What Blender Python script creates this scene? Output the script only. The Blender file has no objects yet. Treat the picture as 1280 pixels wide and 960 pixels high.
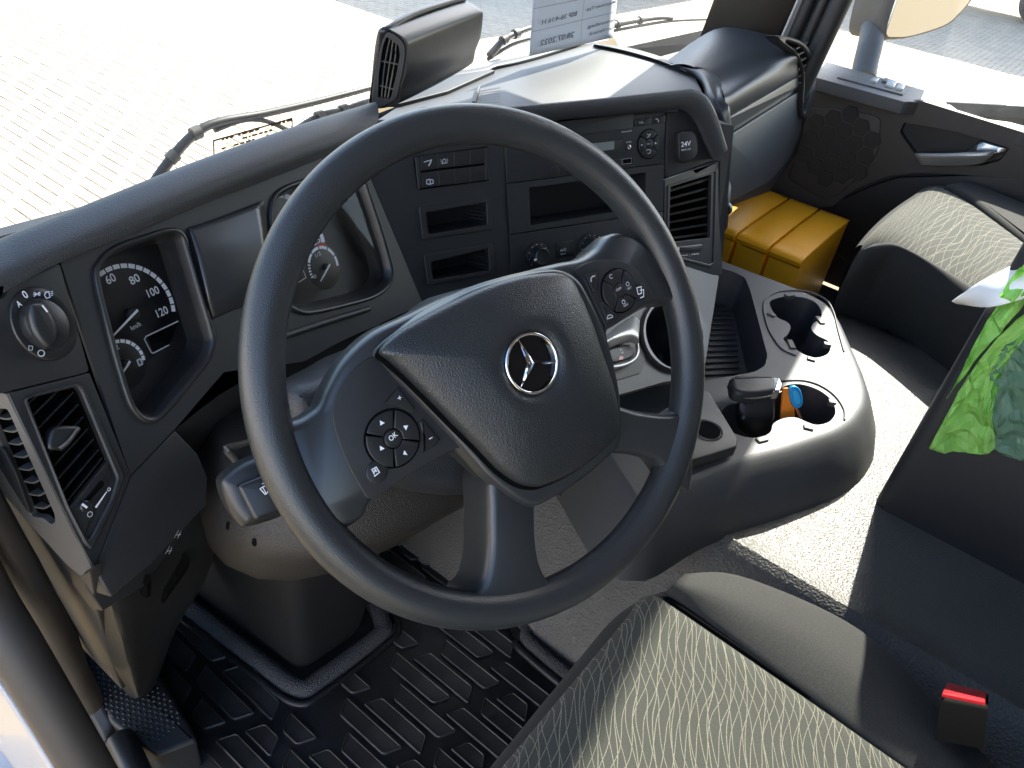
import bpy, bmesh, math, random
from mathutils import Vector, Matrix
from mathutils.geometry import tessellate_polygon
random.seed(7)
S = bpy.context.scene
COL = S.collection
rad = math.radians

# ------------------------------------------------------------------ camera
# rows: camera axes expressed in the cab frame (X right, Y forward, Z up), origin at the steering wheel centre
R = Matrix(((0.61016597, -0.78277576, 0.1223094), (0.41627496, 0.44810038, 0.79115182), (-0.67410136, -0.43181958, 0.59926556)))
CAM = Vector((-0.4582386, -0.30012132, 0.39178991))
FPX = 970.0
cd = bpy.data.cameras.new('camera'); cam = bpy.data.objects.new('camera', cd); COL.objects.link(cam)
cd.sensor_fit = 'HORIZONTAL'; cd.sensor_width = 36.0; cd.lens = 36.0 * FPX / 1280.0
cd.clip_start = 0.01; cd.clip_end = 2000
cam.matrix_world = Matrix.Translation(CAM) @ R.transposed().to_4x4()
S.camera = cam

# ------------------------------------------------------------------ sky, sun, exposure
SUN_AZ, SUN_EL = rad(7.5), rad(40.0)          # azimuth measured from +X towards +Y
world = bpy.data.worlds.new('World'); S.world = world; world.use_nodes = True
wn = world.node_tree.nodes; wl = world.node_tree.links
sky = wn.new('ShaderNodeTexSky'); sky.sky_type = 'NISHITA'; sky.sun_disc = False
sky.sun_elevation = SUN_EL; sky.sun_rotation = rad(90) - SUN_AZ
sky.air_density = 1.0; sky.dust_density = 1.6; sky.ozone_density = 1.2
bg = wn['Background']; bg.inputs['Strength'].default_value = 0.15
wl.new(sky.outputs['Color'], bg.inputs['Color'])
sd = bpy.data.lights.new('sun', 'SUN'); sun = bpy.data.objects.new('sun', sd); COL.objects.link(sun)
sd.energy = 3.6; sd.angle = rad(0.53); sd.color = (1.0, 0.93, 0.82)
tosun = Vector((math.cos(SUN_AZ) * math.cos(SUN_EL), math.sin(SUN_AZ) * math.cos(SUN_EL), math.sin(SUN_EL)))
sun.rotation_euler = tosun.to_track_quat('Z', 'Y').to_euler()
S.render.engine = 'CYCLES'
S.view_settings.view_transform = 'Standard'; S.view_settings.look = 'None'
S.view_settings.exposure = 2.2; S.view_settings.gamma = 1.0
try:
    S.cycles.max_bounces = 8; S.cycles.transparent_max_bounces = 16; S.cycles.caustics_reflective = False; S.cycles.caustics_refractive = False
except Exception: pass

# ------------------------------------------------------------------ where a ray of the photograph meets a known plane
def ray(px, py):
    return R.transposed() @ Vector(((px - 640) / FPX, (480 - py) / FPX, -1.0))
def at(px, py, **k):
    (a, v), = k.items(); i = 'xyz'.index(a); w = ray(px, py)
    return CAM + w * ((v - CAM[i]) / w[i])
class Pl:
    """a plane with its own axes: ex to the right, ey up, n = ex x ey towards the viewer's side"""
    def __init__(s, o, ex, ey):
        s.o = Vector(o); s.ex = Vector(ex).normalized(); e = Vector(ey); s.ey = (e - e.dot(s.ex) * s.ex).normalized(); s.n = s.ex.cross(s.ey)
    def hit(s, px, py, h=0.0):
        w = ray(px, py); return CAM + w * ((s.o + s.n * h - CAM).dot(s.n) / w.dot(s.n))
    def uv(s, px, py, h=0.0):
        d = s.hit(px, py, h) - s.o; return (d.dot(s.ex), d.dot(s.ey))
    def uvs(s, pts, h=0.0): return [s.uv(x, y, h) for x, y in pts]
    def pt(s, u, v, h=0.0): return s.o + s.ex * u + s.ey * v + s.n * h
def yt(yaw, tilt, o):
    y, t = rad(yaw), rad(tilt); b = Vector((-math.sin(y), math.cos(y), 0))
    return Pl(o, (math.cos(y), math.sin(y), 0), b * math.sin(t) + Vector((0, 0, math.cos(t))))
def p3(a, b, c):
    P = Pl(a, b - a, c - a)
    return P if P.n.dot(CAM - P.o) > 0 else Pl(a, c - a, b - a)

# ------------------------------------------------------------------ materials
MATS = {}
def mat(name, col, rough=0.5, grain=0.0, gscale=900.0, spec=0.5, metal=0.0, var=0.0, vscale=6.0, kind='noise', alpha=None, emit=None, coat=0.0, sheen=0.0, dist=0.0004):
    if name in MATS: return MATS[name]
    m = bpy.data.materials.new(name); m.use_nodes = True; n = m.node_tree.nodes; l = m.node_tree.links; b = n['Principled BSDF']
    b.inputs['Base Color'].default_value = (*col, 1); b.inputs['Roughness'].default_value = rough
    b.inputs['Metallic'].default_value = metal; b.inputs['Specular IOR Level'].default_value = spec
    b.inputs['Coat Weight'].default_value = coat; b.inputs['Sheen Weight'].default_value = sheen
    tc = n.new('ShaderNodeTexCoord')
    if var > 0:
        t = n.new('ShaderNodeTexNoise'); t.inputs['Scale'].default_value = vscale; t.inputs['Detail'].default_value = 6; t.inputs['Roughness'].default_value = .65
        l.new(tc.outputs['Object'], t.inputs['Vector'])
        mr = n.new('ShaderNodeMapRange'); mr.inputs['From Min'].default_value = .3; mr.inputs['From Max'].default_value = .7
        mr.inputs['To Min'].default_value = 1 - var; mr.inputs['To Max'].default_value = 1 + var; l.new(t.outputs['Fac'], mr.inputs['Value'])
        mx = n.new('ShaderNodeMix'); mx.data_type = 'RGBA'; mx.blend_type = 'MULTIPLY'; mx.inputs['Factor'].default_value = 1
        mx.inputs[6].default_value = (*col, 1); l.new(mr.outputs[0], mx.inputs[7]); l.new(mx.outputs[2], b.inputs['Base Color'])
        m2 = n.new('ShaderNodeMath'); m2.operation = 'MULTIPLY_ADD'; m2.inputs[1].default_value = -.3 * var; m2.inputs[2].default_value = rough + .15 * var
        l.new(t.outputs['Fac'], m2.inputs[0]); l.new(m2.outputs[0], b.inputs['Roughness'])
    if grain > 0:
        if kind == 'vor':
            t = n.new('ShaderNodeTexVoronoi'); t.feature = 'SMOOTH_F1'; t.inputs['Scale'].default_value = gscale; o = t.outputs['Distance']
        else:
            t = n.new('ShaderNodeTexNoise'); t.inputs['Scale'].default_value = gscale; t.inputs['Detail'].default_value = 2; o = t.outputs['Fac']
        l.new(tc.outputs['Object'], t.inputs['Vector'])
        bp = n.new('ShaderNodeBump'); bp.inputs['Strength'].default_value = grain; bp.inputs['Distance'].default_value = dist
        l.new(o, bp.inputs['Height']); l.new(bp.outputs[0], b.inputs['Normal'])
    if emit: b.inputs['Emission Color'].default_value = (*emit[0], 1); b.inputs['Emission Strength'].default_value = emit[1]
    if alpha is not None: b.inputs['Alpha'].default_value = alpha
    MATS[name] = m; return m
BLACK = mat('fascia_plastic', (.020, .021, .022), .5, .25, 2200, var=.12, dist=.0002)
BLACK2 = mat('dark_plastic', (.013, .0135, .014), .5, .2, 2000, var=.15, dist=.0002)
PIT = mat('matte_cavity', (.004, .004, .004), .9, spec=.05)  # near-black colour deepens the shade in slots, gaps and ducts
HOOD = mat('grained_dash_skin', (.026, .027, .029), .5, .8, 1000, kind='vor', var=.12, dist=.0005)
WHEEL = mat('wheel_rubber', (.026, .029, .031), .36, .6, 1000, spec=.6, kind='vor', var=.06, dist=.0004)
WHEELS = mat('wheel_smooth_plastic', (.025, .028, .030), .33, .25, 1800, spec=.65, var=.06, dist=.0002)
PADM = mat('airbag_skin', (.020, .023, .025), .38, .8, 900, spec=.6, kind='vor', dist=.0005)
BTN = mat('button_plastic', (.018, .019, .020), .36, .1, 1500, dist=.0001)
GREY = mat('grey_dash_plastic', (.078, .073, .065), .55, .3, 1500, var=.08, dist=.0002)
TAUPE = mat('taupe_plastic', (.065, .058, .053), .55, .3, 1500, var=.08, dist=.0002)
DOORM = mat('door_trim_plastic', (.055, .048, .042), .55, .3, 1500, var=.1, dist=.0002)
CONS = mat('console_plastic', (.062, .064, .066), .52, .6, 1000, kind='vor', var=.08, dist=.0003)
VINYL = mat('vinyl_floor_covering', (.088, .084, .076), .5, 1.0, 330, kind='vor', var=.12, dist=.0013)
MATR = mat('rubber_mat', (.010, .010, .0105), .45, .4, 300, var=.5, vscale=18, dist=.0004)
RIBM = mat('rubber_rib_dusty', (.026, .025, .024), .45, .4, 300, var=.8, vscale=11, dist=.0004)
BUCK = mat('buckle_black_plastic', (.006, .006, .006), .8, spec=.05)
SATD = mat('dark_satin_ring', (.16, .14, .13), .3, metal=.7)
CARPET = mat('carpet_edge', (.06, .06, .062), .9, 1.0, 500, kind='vor', dist=.002)
CHROME = mat('chrome', (.85, .85, .86), .06, metal=1)
SATIN = mat('satin_silver', (.55, .54, .52), .3, metal=1, grain=.1, dist=.0001)
SILVP = mat('silver_paint_plastic', (.42, .42, .40), .35, metal=.6)
WHITEP = mat('white_print', (.88, .89, .92), .6)
ICON = mat('printed_symbol', (.62, .64, .66), .6)
RED = mat('red_plastic', (.62, .02, .03), .35)
REDP = mat('red_print', (.6, .03, .02), .5)
YEL = mat('yellow_folder_card', (1.0, .44, .008), .42, .15, 200, var=.06, vscale=10, dist=.0003)
SEATB = mat('seat_black_velour', (.018, .018, .0165), .9, .7, 1600, sheen=.02, var=.35, vscale=500, dist=.0005)
PAINTW = mat('white_body_paint', (.72, .73, .76), .25, coat=.5)
WEDGE = mat('cab_trim_fabric', (.20, .19, .18), .9, .4, 400, dist=.0004)
LCD = mat('grey_lcd', (.20, .23, .21), .3)
SCREEN = mat('dark_screen', (.004, .004, .005), .12)
NEEDLE = mat('needle_white', (.8, .8, .82), .5)
ORANGE = mat('orange_fob', (.9, .25, .02), .4)
BLUEK = mat('blue_key_head', (.02, .30, .65), .25)
RUBB = mat('wiper_rubber', (.02, .02, .02), .5, var=.3, vscale=30)
PAPER = mat('paper', (.74, .76, .80), .8)
INKM = mat('paper_ink', (.16, .17, .19), .8)

def glassmat(name, tint=(1, 1, 1), refl=1.0, rough=.0, dust=0.0):
    m = bpy.data.materials.new(name); m.use_nodes = True; n = m.node_tree.nodes; l = m.node_tree.links; n.remove(n['Principled BSDF'])
    t = n.new('ShaderNodeBsdfTransparent'); t.inputs[0].default_value = (*tint, 1); g = n.new('ShaderNodeBsdfGlossy'); g.inputs['Roughness'].default_value = rough
    g.inputs[0].default_value = (refl, refl, refl, 1)
    # Schlick reflectance from either side of the single sheet
    ge = n.new('ShaderNodeNewGeometry'); dt = n.new('ShaderNodeVectorMath'); dt.operation = 'DOT_PRODUCT'; l.new(ge.outputs['Normal'], dt.inputs[0]); l.new(ge.outputs['Incoming'], dt.inputs[1])
    ab = n.new('ShaderNodeMath'); ab.operation = 'ABSOLUTE'; l.new(dt.outputs['Value'], ab.inputs[0]); om = n.new('ShaderNodeMath'); om.operation = 'SUBTRACT'; om.inputs[0].default_value = 1; l.new(ab.outputs[0], om.inputs[1])
    pw_ = n.new('ShaderNodeMath'); pw_.operation = 'POWER'; l.new(om.outputs[0], pw_.inputs[0]); pw_.inputs[1].default_value = 5
    fr = n.new('ShaderNodeMath'); fr.operation = 'MULTIPLY_ADD'; l.new(pw_.outputs[0], fr.inputs[0]); fr.inputs[1].default_value = .9; fr.inputs[2].default_value = .05; mx = n.new('ShaderNodeMixShader')
    l.new(fr.outputs[0], mx.inputs[0]); l.new(t.outputs[0], mx.inputs[1]); l.new(g.outputs[0], mx.inputs[2]); 
    if dust:
        df = n.new('ShaderNodeBsdfDiffuse'); df.inputs[0].default_value = (.8, .8, .78, 1); tl = n.new('ShaderNodeBsdfTranslucent'); tl.inputs[0].default_value = (.8, .8, .78, 1); a1 = n.new('ShaderNodeMixShader'); l.new(df.outputs[0], a1.inputs[1]); l.new(tl.outputs[0], a1.inputs[2])
        tc = n.new('ShaderNodeTexCoord'); nz = n.new('ShaderNodeTexNoise'); nz.inputs['Scale'].default_value = 5; nz.inputs['Detail'].default_value = 8; nz.inputs['Roughness'].default_value = .75; l.new(tc.outputs['Object'], nz.inputs[0])
        q = n.new('ShaderNodeMath'); q.operation = 'POWER'; l.new(nz.outputs[0], q.inputs[0]); q.inputs[1].default_value = 3; q2 = n.new('ShaderNodeMath'); q2.operation = 'MULTIPLY'; l.new(q.outputs[0], q2.inputs[0]); q2.inputs[1].default_value = dust * 8
        m3 = n.new('ShaderNodeMixShader'); l.new(q2.outputs[0], m3.inputs[0]); l.new(mx.outputs[0], m3.inputs[1]); l.new(a1.outputs[0], m3.inputs[2]); l.new(m3.outputs[0], n['Material Output'].inputs[0]); return m
    l.new(mx.outputs[0], n['Material Output'].inputs[0]); return m
GLASS = glassmat('window_glass', (.93, .97, .96), .5, dust=.035)
LENS = glassmat('instrument_lens', (.9, .9, .9), .35)

def fabric():
    m = bpy.data.materials.new('seat_patterned_fabric'); m.use_nodes = True; n = m.node_tree.nodes; l = m.node_tree.links; b = n['Principled BSDF']
    b.inputs['Roughness'].default_value = .9; b.inputs['Sheen Weight'].default_value = .05
    uv = n.new('ShaderNodeUVMap'); sp = n.new('ShaderNodeSeparateXYZ'); l.new(uv.outputs[0], sp.inputs[0])
    def M(op, a, c=None, d=None):
        x = n.new('ShaderNodeMath'); x.operation = op
        for i, v in enumerate((a, c, d)):
            if v is None: continue
            if isinstance(v, (int, float)): x.inputs[i].default_value = v
            else: l.new(v, x.inputs[i])
        return x.outputs[0]
    U, V = sp.outputs[0], sp.outputs[1]
    ca, sa = math.cos(rad(27)), math.sin(rad(27))
    V2 = M('ADD', M('MULTIPLY', U, ca), M('MULTIPLY', V, sa)); U2 = M('SUBTRACT', M('MULTIPLY', V, ca), M('MULTIPLY', U, sa)); U, V = U2, V2
    nz = n.new('ShaderNodeTexNoise'); nz.inputs['Scale'].default_value = 14.0; nz.inputs['Detail'].default_value = 1; l.new(uv.outputs[0], nz.inputs[0])
    wob = M('MULTIPLY', M('SUBTRACT', nz.outputs[0], .5), .013)
    outs = []
    for k, (slope, amp, fr, ph, num) in enumerate(((.20, .0022, 62.0, 0.0, 105.0), (-.22, .0022, 62.0, 2.1, 105.0), (-.02, .003, 40.0, 4.0, 60.0))):
        c = M('ADD', M('ADD', U, M('MULTIPLY', V, slope)), M('MULTIPLY', M('SINE', M('ADD', M('MULTIPLY', V, fr), ph)), amp))
        c = M('ADD', c, wob)
        f = M('FRACT', M('MULTIPLY', c, num)); d = M('ABSOLUTE', M('SUBTRACT', f, .5))
        outs.append(M('GREATER_THAN', .036 if k < 2 else .024, d))
    ln = M('MAXIMUM', M('MAXIMUM', outs[0], outs[1]), outs[2])
    # threads broken up like stitches
    st = n.new('ShaderNodeTexNoise'); st.inputs['Scale'].default_value = 900; l.new(uv.outputs[0], st.inputs[0])
    ln2 = M('MULTIPLY', ln, M('MULTIPLY_ADD', st.outputs[0], 1.2, .15))
    mx = n.new('ShaderNodeMix'); mx.data_type = 'RGBA'; mx.inputs[6].default_value = (.036, .038, .030, 1); mx.inputs[7].default_value = (.21, .20, .15, 1)
    l.new(ln2, mx.inputs['Factor'])
    mel = n.new('ShaderNodeTexNoise'); mel.inputs['Scale'].default_value = 700; mel.inputs['Detail'].default_value = 3; l.new(uv.outputs[0], mel.inputs[0])
    m2 = n.new('ShaderNodeMix'); m2.data_type = 'RGBA'; m2.blend_type = 'MULTIPLY'; m2.inputs['Factor'].default_value = .7
    l.new(mx.outputs[2], m2.inputs[6]); l.new(M('MULTIPLY_ADD', mel.outputs[0], 1.6, .2), m2.inputs[7]); l.new(m2.outputs[2], b.inputs['Base Color'])
    bp = n.new('ShaderNodeBump'); bp.inputs['Strength'].default_value = .6; bp.inputs['Distance'].default_value = .0006
    l.new(M('ADD', ln, M('MULTIPLY', mel.outputs[0], 1.0)), bp.inputs['Height']); l.new(bp.outputs[0], b.inputs['Normal'])
    return m
FABRIC = fabric()

# ------------------------------------------------------------------ objects
def tag(o, label=None, cat=None, group=None, kind=None):
    for k, v in (('label', label), ('category', cat), ('group', group), ('kind', kind)):
        if v: o[k] = v
    return o
def thing(name, loc, label, cat, group=None):
    o = bpy.data.objects.new(name, None); o.empty_display_size = .05; COL.objects.link(o); o.location = loc; o['_w'] = list(loc)
    return tag(o, label, cat, group)
def off(p):
    return Vector(p['_w']) if p is not None else Vector((0, 0, 0))
def link(name, vs, fs, m, parent=None, sharp=38, bevel=0, uvs=None):
    vs = [Vector(v) for v in vs]
    if parent is not None: o_ = off(parent)
    else:
        xs = [v.x for v in vs]; ys = [v.y for v in vs]; o_ = Vector(((min(xs) + max(xs)) / 2, (min(ys) + max(ys)) / 2, min(v.z for v in vs)))
    me = bpy.data.meshes.new(name); me.from_pydata([v - o_ for v in vs], [], fs)
    bm = bmesh.new(); bm.from_mesh(me)
    if not uvs: bmesh.ops.remove_doubles(bm, verts=bm.verts, dist=1e-6)
    bmesh.ops.recalc_face_normals(bm, faces=bm.faces); bm.to_mesh(me); bm.free()
    if uvs:
        L = me.uv_layers.new(name='UVMap')
        for lp in me.loops: L.data[lp.index].uv = uvs[lp.vertex_index]
    me.polygons.foreach_set('use_smooth', [True] * len(me.polygons)); me.set_sharp_from_angle(angle=rad(sharp))
    me.materials.append(m)
    o = bpy.data.objects.new(name, me); COL.objects.link(o)
    if parent is not None: o.parent = parent; o['_w'] = list(o_)
    else: o.location = o_; o['_w'] = list(o_)
    if bevel:
        b = o.modifiers.new('bevel', 'BEVEL'); b.width = bevel; b.segments = 3; b.limit_method = 'ANGLE'; b.angle_limit = rad(40); b.harden_normals = False
    return o
def area(p): return sum(p[i][0] * p[(i + 1) % len(p)][1] - p[(i + 1) % len(p)][0] * p[i][1] for i in range(len(p))) / 2
def ccw(p): return list(p) if area(p) > 0 else list(reversed(p))
def rnd(p, r, seg=5):
    """polygon with rounded corners (r one number or one per corner)"""
    n = len(p); out = []
    rs = r if isinstance(r, (list, tuple)) else [r] * n
    for i in range(n):
        a, b, c = Vector(p[i - 1]), Vector(p[i]), Vector(p[(i + 1) % n]); ra = min(rs[i], (a - b).length * .48, (c - b).length * .48)
        if ra < 1e-5: out.append(tuple(b)); continue
        p0 = b + (a - b).normalized() * ra; p1 = b + (c - b).normalized() * ra
        for k in range(seg + 1):
            t = k / seg; out.append(tuple(p0 * (1 - t) ** 2 + b * 2 * t * (1 - t) + p1 * t * t))
    return out
def smooth(p, k=6, closed=True):
    n = len(p); out = []
    V = [Vector(q) for q in p]
    rng = range(n) if closed else range(n - 1)
    for i in rng:
        if closed: a, b, c, d = V[i - 1], V[i], V[(i + 1) % n], V[(i + 2) % n]
        else: a, b, c, d = V[max(i - 1, 0)], V[i], V[i + 1], V[min(i + 2, n - 1)]
        for j in range(k):
            t = j / k
            out.append(.5 * ((2 * b) + (c - a) * t + (2 * a - 5 * b + 4 * c - d) * t * t + (3 * b - a - 3 * c + d) * t ** 3))
    if not closed: out.append(V[-1])
    return [tuple(v) for v in out]
def inset(p, d):
    n = len(p); out = []
    for i in range(n):
        a, b, c = Vector(p[i - 1]), Vector(p[i]), Vector(p[(i + 1) % n])
        e1 = (b - a); e2 = (c - b)
        if e1.length < 1e-7 or e2.length < 1e-7: out.append(tuple(b)); continue
        e1.normalize(); e2.normalize(); n1 = Vector((-e1.y, e1.x)); n2 = Vector((-e2.y, e2.x)); m_ = (n1 + n2)
        if m_.length < 1e-4: m_ = n1
        m_.normalize(); q = b + m_ * d / max(.5, m_.dot(n1)); out.append(tuple(q))
    return out
def slabmesh(P, pts, top, bot, r=.0015, seg=3, cap=True, dome=0):
    pts = ccw(pts); n = len(pts); vs = []; rows = []
    prof = [(0, bot), (0, top - r)] + [(r * (1 - math.cos(math.pi / 2 * k / seg)), top - r + r * math.sin(math.pi / 2 * k / seg)) for k in range(1, seg + 1)]
    for d, h in prof:
        q = inset(pts, d) if d > 0 else pts; rows.append(len(vs)); vs += [P.pt(u, v, h) for u, v in q]
    if dome:
        base = inset(pts, r); c = Vector((sum(x for x, _ in base) / n, sum(y for _, y in base) / n))
        for k in range(1, 5):
            t = k / 5; rows.append(len(vs)); vs += [P.pt(*(Vector(q) * (1 - t) + c * t), top + dome * (1 - (1 - t) ** 2)) for q in base]
    fs = []
    for a, b in zip(rows, rows[1:]):
        for i in range(n): j = (i + 1) % n; fs.append((a + i, a + j, b + j, b + i))
    a = rows[-1]; fs.append(tuple(a + i for i in range(n)))
    fs.append(tuple(reversed([rows[0] + i for i in range(n)])))
    return vs, fs
def slab(name, P, pts, top, bot, m, parent=None, r=.0015, seg=3, dome=0, **k):
    vs, fs = slabmesh(P, pts, top, bot, r, seg, dome=dome); return link(name, vs, fs, m, parent, **k)
def plate(name, P, outer, holes, top, bot, m, parent=None, bevel=.001, **k):
    """flat panel with real openings"""
    loops = [ccw(outer)] + [list(reversed(ccw(h))) for h in holes]; flat = [q for lp in loops for q in lp]
    tris = tessellate_polygon([[Vector((x, y, 0)) for x, y in lp] for lp in loops]); n = len(flat)
    vs = [P.pt(x, y, top) for x, y in flat] + [P.pt(x, y, bot) for x, y in flat]; fs = []
    for t in tris:
        fs.append(tuple(t)); fs.append(tuple(i + n for i in reversed(t)))
    s = 0
    for lp in loops:
        L = len(lp)
        for i in range(L): j = (i + 1) % L; fs.append((s + i, s + j, s + j + n, s + i + n))
        s += L
    return link(name, vs, fs, m, parent, bevel=bevel, **k)
def pocket(name, P, outline, top, bot, m, parent=None, shift=(0, 0), shrink=0.0):
    """open box sunk behind an opening"""
    p = ccw(outline); n = len(p); q = [(x + shift[0], y + shift[1]) for x, y in (inset(p, shrink) if shrink else p)]
    o2 = inset(p, -.0015)
    vs = [P.pt(x, y, top) for x, y in o2] + [P.pt(x, y, bot) for x, y in q]
    fs = [(i, (i + 1) % n, (i + 1) % n + n, i + n) for i in range(n)] + [tuple(i + n for i in range(n))]
    return link(name, vs, fs, m, parent)
def ring(name, P, outer, inner, top, bot, m, parent=None, r=.001, ibot=None):
    """rounded frame between two outlines with the same number of points"""
    outer = ccw(outer); inner = ccw(inner); n = len(outer); assert n == len(inner), (name, n, len(inner))
    ibot = bot if ibot is None else ibot
    rows = [(outer, bot), (outer, top - r), (inset(outer, r), top), (inset(inner, -r), top), (inner, top - r), (inner, ibot)]; vs = []
    for q, h in rows: vs += [P.pt(x, y, h) for x, y in q]
    fs = []
    for k in range(5):
        for i in range(n): j = (i + 1) % n; fs.append((k * n + i, k * n + j, (k + 1) * n + j, (k + 1) * n + i))
    if ibot == bot:
        for i in range(n): j = (i + 1) % n; fs.append((5 * n + i, 5 * n + j, j, i))
    return link(name, vs, fs, m, parent)
def loftmesh(rows, ku=4, kv=4, close=False):
    rows = [smooth([tuple(Vector(p)) for p in r], ku, close) if ku > 1 else [tuple(p) for p in r] for r in rows]
    cols = list(zip(*rows))
    if kv > 1: cols = [smooth(list(c), kv, False) for c in cols]
    g = list(zip(*cols)); nr, nc = len(g), len(g[0]); vs = [v for r in g for v in r]; fs = []
    for i in range(nr - 1):
        for j in range(nc if close else nc - 1): k = (j + 1) % nc; fs.append((i * nc + j, i * nc + k, (i + 1) * nc + k, (i + 1) * nc + j))
    return vs, fs, nr, nc
def loft(name, rows, m, parent=None, ku=4, kv=4, thick=0, close=False, uvscale=None, uvswap=False, sharp=50, caps=False):
    vs, fs, nr, nc = loftmesh(rows, ku, kv, close); uv = None
    if caps: fs.append(tuple(range(nc))); fs.append(tuple((nr - 1) * nc + i for i in range(nc)))
    if uvscale:
        uv = []; cu = [0]; mid = (nr // 2) * nc
        for j in range(1, nc): cu.append(cu[-1] + (Vector(vs[mid + j]) - Vector(vs[mid + j - 1])).length)
        cv = [0]; mj = nc // 2
        for i in range(1, nr): cv.append(cv[-1] + (Vector(vs[i * nc + mj]) - Vector(vs[(i - 1) * nc + mj])).length)
        for i in range(nr):
            for j in range(nc): uv.append((cv[i] * uvscale, cu[j] * uvscale) if uvswap else (cu[j] * uvscale, cv[i] * uvscale))
    o = link(name, vs, fs, m, parent, sharp=sharp, uvs=uv)
    if thick: s = o.modifiers.new('solidify', 'SOLIDIFY'); s.thickness = thick; s.offset = -1
    return o
def tube(name, pts, r, m, parent=None, seg=10, k=5, rs=None):
    P_ = [Vector(p) for p in (smooth(pts, k, False) if k > 1 else pts)]; n = len(P_); vs = []; fs = []; up = Vector((.01, .02, 1)).normalized()
    for i, p in enumerate(P_):
        t = (P_[min(i + 1, n - 1)] - P_[max(i - 1, 0)]).normalized(); a = t.cross(up)
        if a.length < .05: a = t.cross(Vector((1, 0, 0)))
        a.normalize(); b = t.cross(a); rr = r if rs is None else rs[0] + (rs[1] - rs[0]) * i / (n - 1)
        for j in range(seg): g = 2 * math.pi * j / seg; vs.append(p + a * math.cos(g) * rr + b * math.sin(g) * rr)
    for i in range(n - 1):
        for j in range(seg): q = (j + 1) % seg; fs.append((i * seg + j, i * seg + q, (i + 1) * seg + q, (i + 1) * seg + j))
    fs.append(tuple(range(seg))); fs.append(tuple((n - 1) * seg + j for j in range(seg)))
    return link(name, vs, fs, m, parent, sharp=60)
def lathe(name, P, cu, cv, prof, m, parent=None, seg=40, sx=1, sy=1, sharp=35, cap=True):
    """turned shape about the plane's normal; prof = [(radius, height)]"""
    vs = []; fs = []
    for r_, h in prof:
        for j in range(seg): g = 2 * math.pi * j / seg; vs.append(P.pt(cu + r_ * sx * math.cos(g), cv + r_ * sy * math.sin(g), h))
    for i in range(len(prof) - 1):
        for j in range(seg): q = (j + 1) % seg; fs.append((i * seg + j, i * seg + q, (i + 1) * seg + q, (i + 1) * seg + j))
    if cap: fs.append(tuple((len(prof) - 1) * seg + j for j in range(seg)))
    return link(name, vs, fs, m, parent, sharp=sharp)
def boxmesh(P, u0, u1, v0, v1, h0, h1):
    vs = [P.pt(u, v, h) for h in (h0, h1) for u, v in ((u0, v0), (u1, v0), (u1, v1), (u0, v1))]
    return vs, [(0, 3, 2, 1), (4, 5, 6, 7), (0, 1, 5, 4), (1, 2, 6, 5), (2, 3, 7, 6), (3, 0, 4, 7)]
def box(name, P, u0, u1, v0, v1, h0, h1, m, parent=None, bevel=0):
    vs, fs = boxmesh(P, u0, u1, v0, v1, h0, h1); return link(name, vs, fs, m, parent, bevel=bevel)
def join(name, meshes, m, parent=None, **k):
    vs = []; fs = []
    for a, b in meshes: s = len(vs); vs += list(a); fs += [tuple(i + s for i in f) for f in b]
    return link(name, vs, fs, m, parent, **k)
def textmesh(s, P, a, b, h, height=None, mirror=False, vert=None):
    """flat lettering: baseline from a to b in plane units; height in metres"""
    c = bpy.data.curves.new('lettering', 'FONT'); c.body = s; c.resolution_u = 3; c.fill_mode = 'FRONT'; c.offset = .012
    o = bpy.data.objects.new('lettering', c); me = o.to_mesh(); X = [v.co.x for v in me.vertices]; Y = [v.co.y for v in me.vertices]
    if not X: return [], []
    x0, x1 = min(X), max(X); a = Vector(a); b = Vector(b); d = b - a; w = d.length; e = d.normalized(); f = Vector((-e.y, e.x)) if vert is None else Vector(vert)
    sc = w / (x1 - x0); hs = sc if height is None else height / .7
    vs = []
    for v in me.vertices:
        x = (v.co.x - x0) * sc
        if mirror: x = w - x
        q = a + e * x + f * v.co.y * hs; vs.append(P.pt(q.x, q.y, h))
    fs = [tuple(p.vertices) for p in me.polygons]; o.to_mesh_clear(); bpy.data.objects.remove(o); bpy.data.curves.remove(c)
    return vs, fs
def text(name, s, P, pa, pb, h, m, parent, height=None, **k):
    a = P.uv(*pa, h); b = P.uv(*pb, h); vs, fs = textmesh(s, P, a, b, h + .0003, height, **k)
    me = bpy.data.meshes.new(name); o_ = off(parent); me.from_pydata([Vector(v) - o_ for v in vs], [], fs); me.materials.append(m)
    o = bpy.data.objects.new(name, me); COL.objects.link(o); o.parent = parent; o['_w'] = list(o_); return o
def polys(name, P, plist, h, m, parent, px=True):
    """flat printed marks"""
    vs = []; fs = []
    for q in plist:
        s = len(vs); vs += [P.hit(x, y, h) if px else P.pt(x, y, h) for x, y in q]; fs.append(tuple(range(s, s + len(q))))
    return link(name, vs, fs, m, parent)
def arcseg(c, r0, r1, a0, a1, k=3):
    o = []
    for i in range(k + 1): a = rad(a0 + (a1 - a0) * i / k); o.append((c[0] + r1 * math.cos(a), c[1] + r1 * math.sin(a)))
    for i in range(k + 1): a = rad(a1 + (a0 - a1) * i / k); o.append((c[0] + r0 * math.cos(a), c[1] + r0 * math.sin(a)))
    return o
def circ(c, r, n=32, sx=1, sy=1): return [(c[0] + r * sx * math.cos(2 * math.pi * i / n), c[1] + r * sy * math.sin(2 * math.pi * i / n)) for i in range(n)]
def screwhead(P, u, v, h, parent, r=.004, m=CHROME):
    return lathe('bolt', P, u, v, [(r * 1.6, h), (r * 1.6, h + .0015), (r, h + .002), (r, h + .004), (r * .5, h + .004), (r * .45, h + .001)], m, parent, seg=16)

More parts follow.
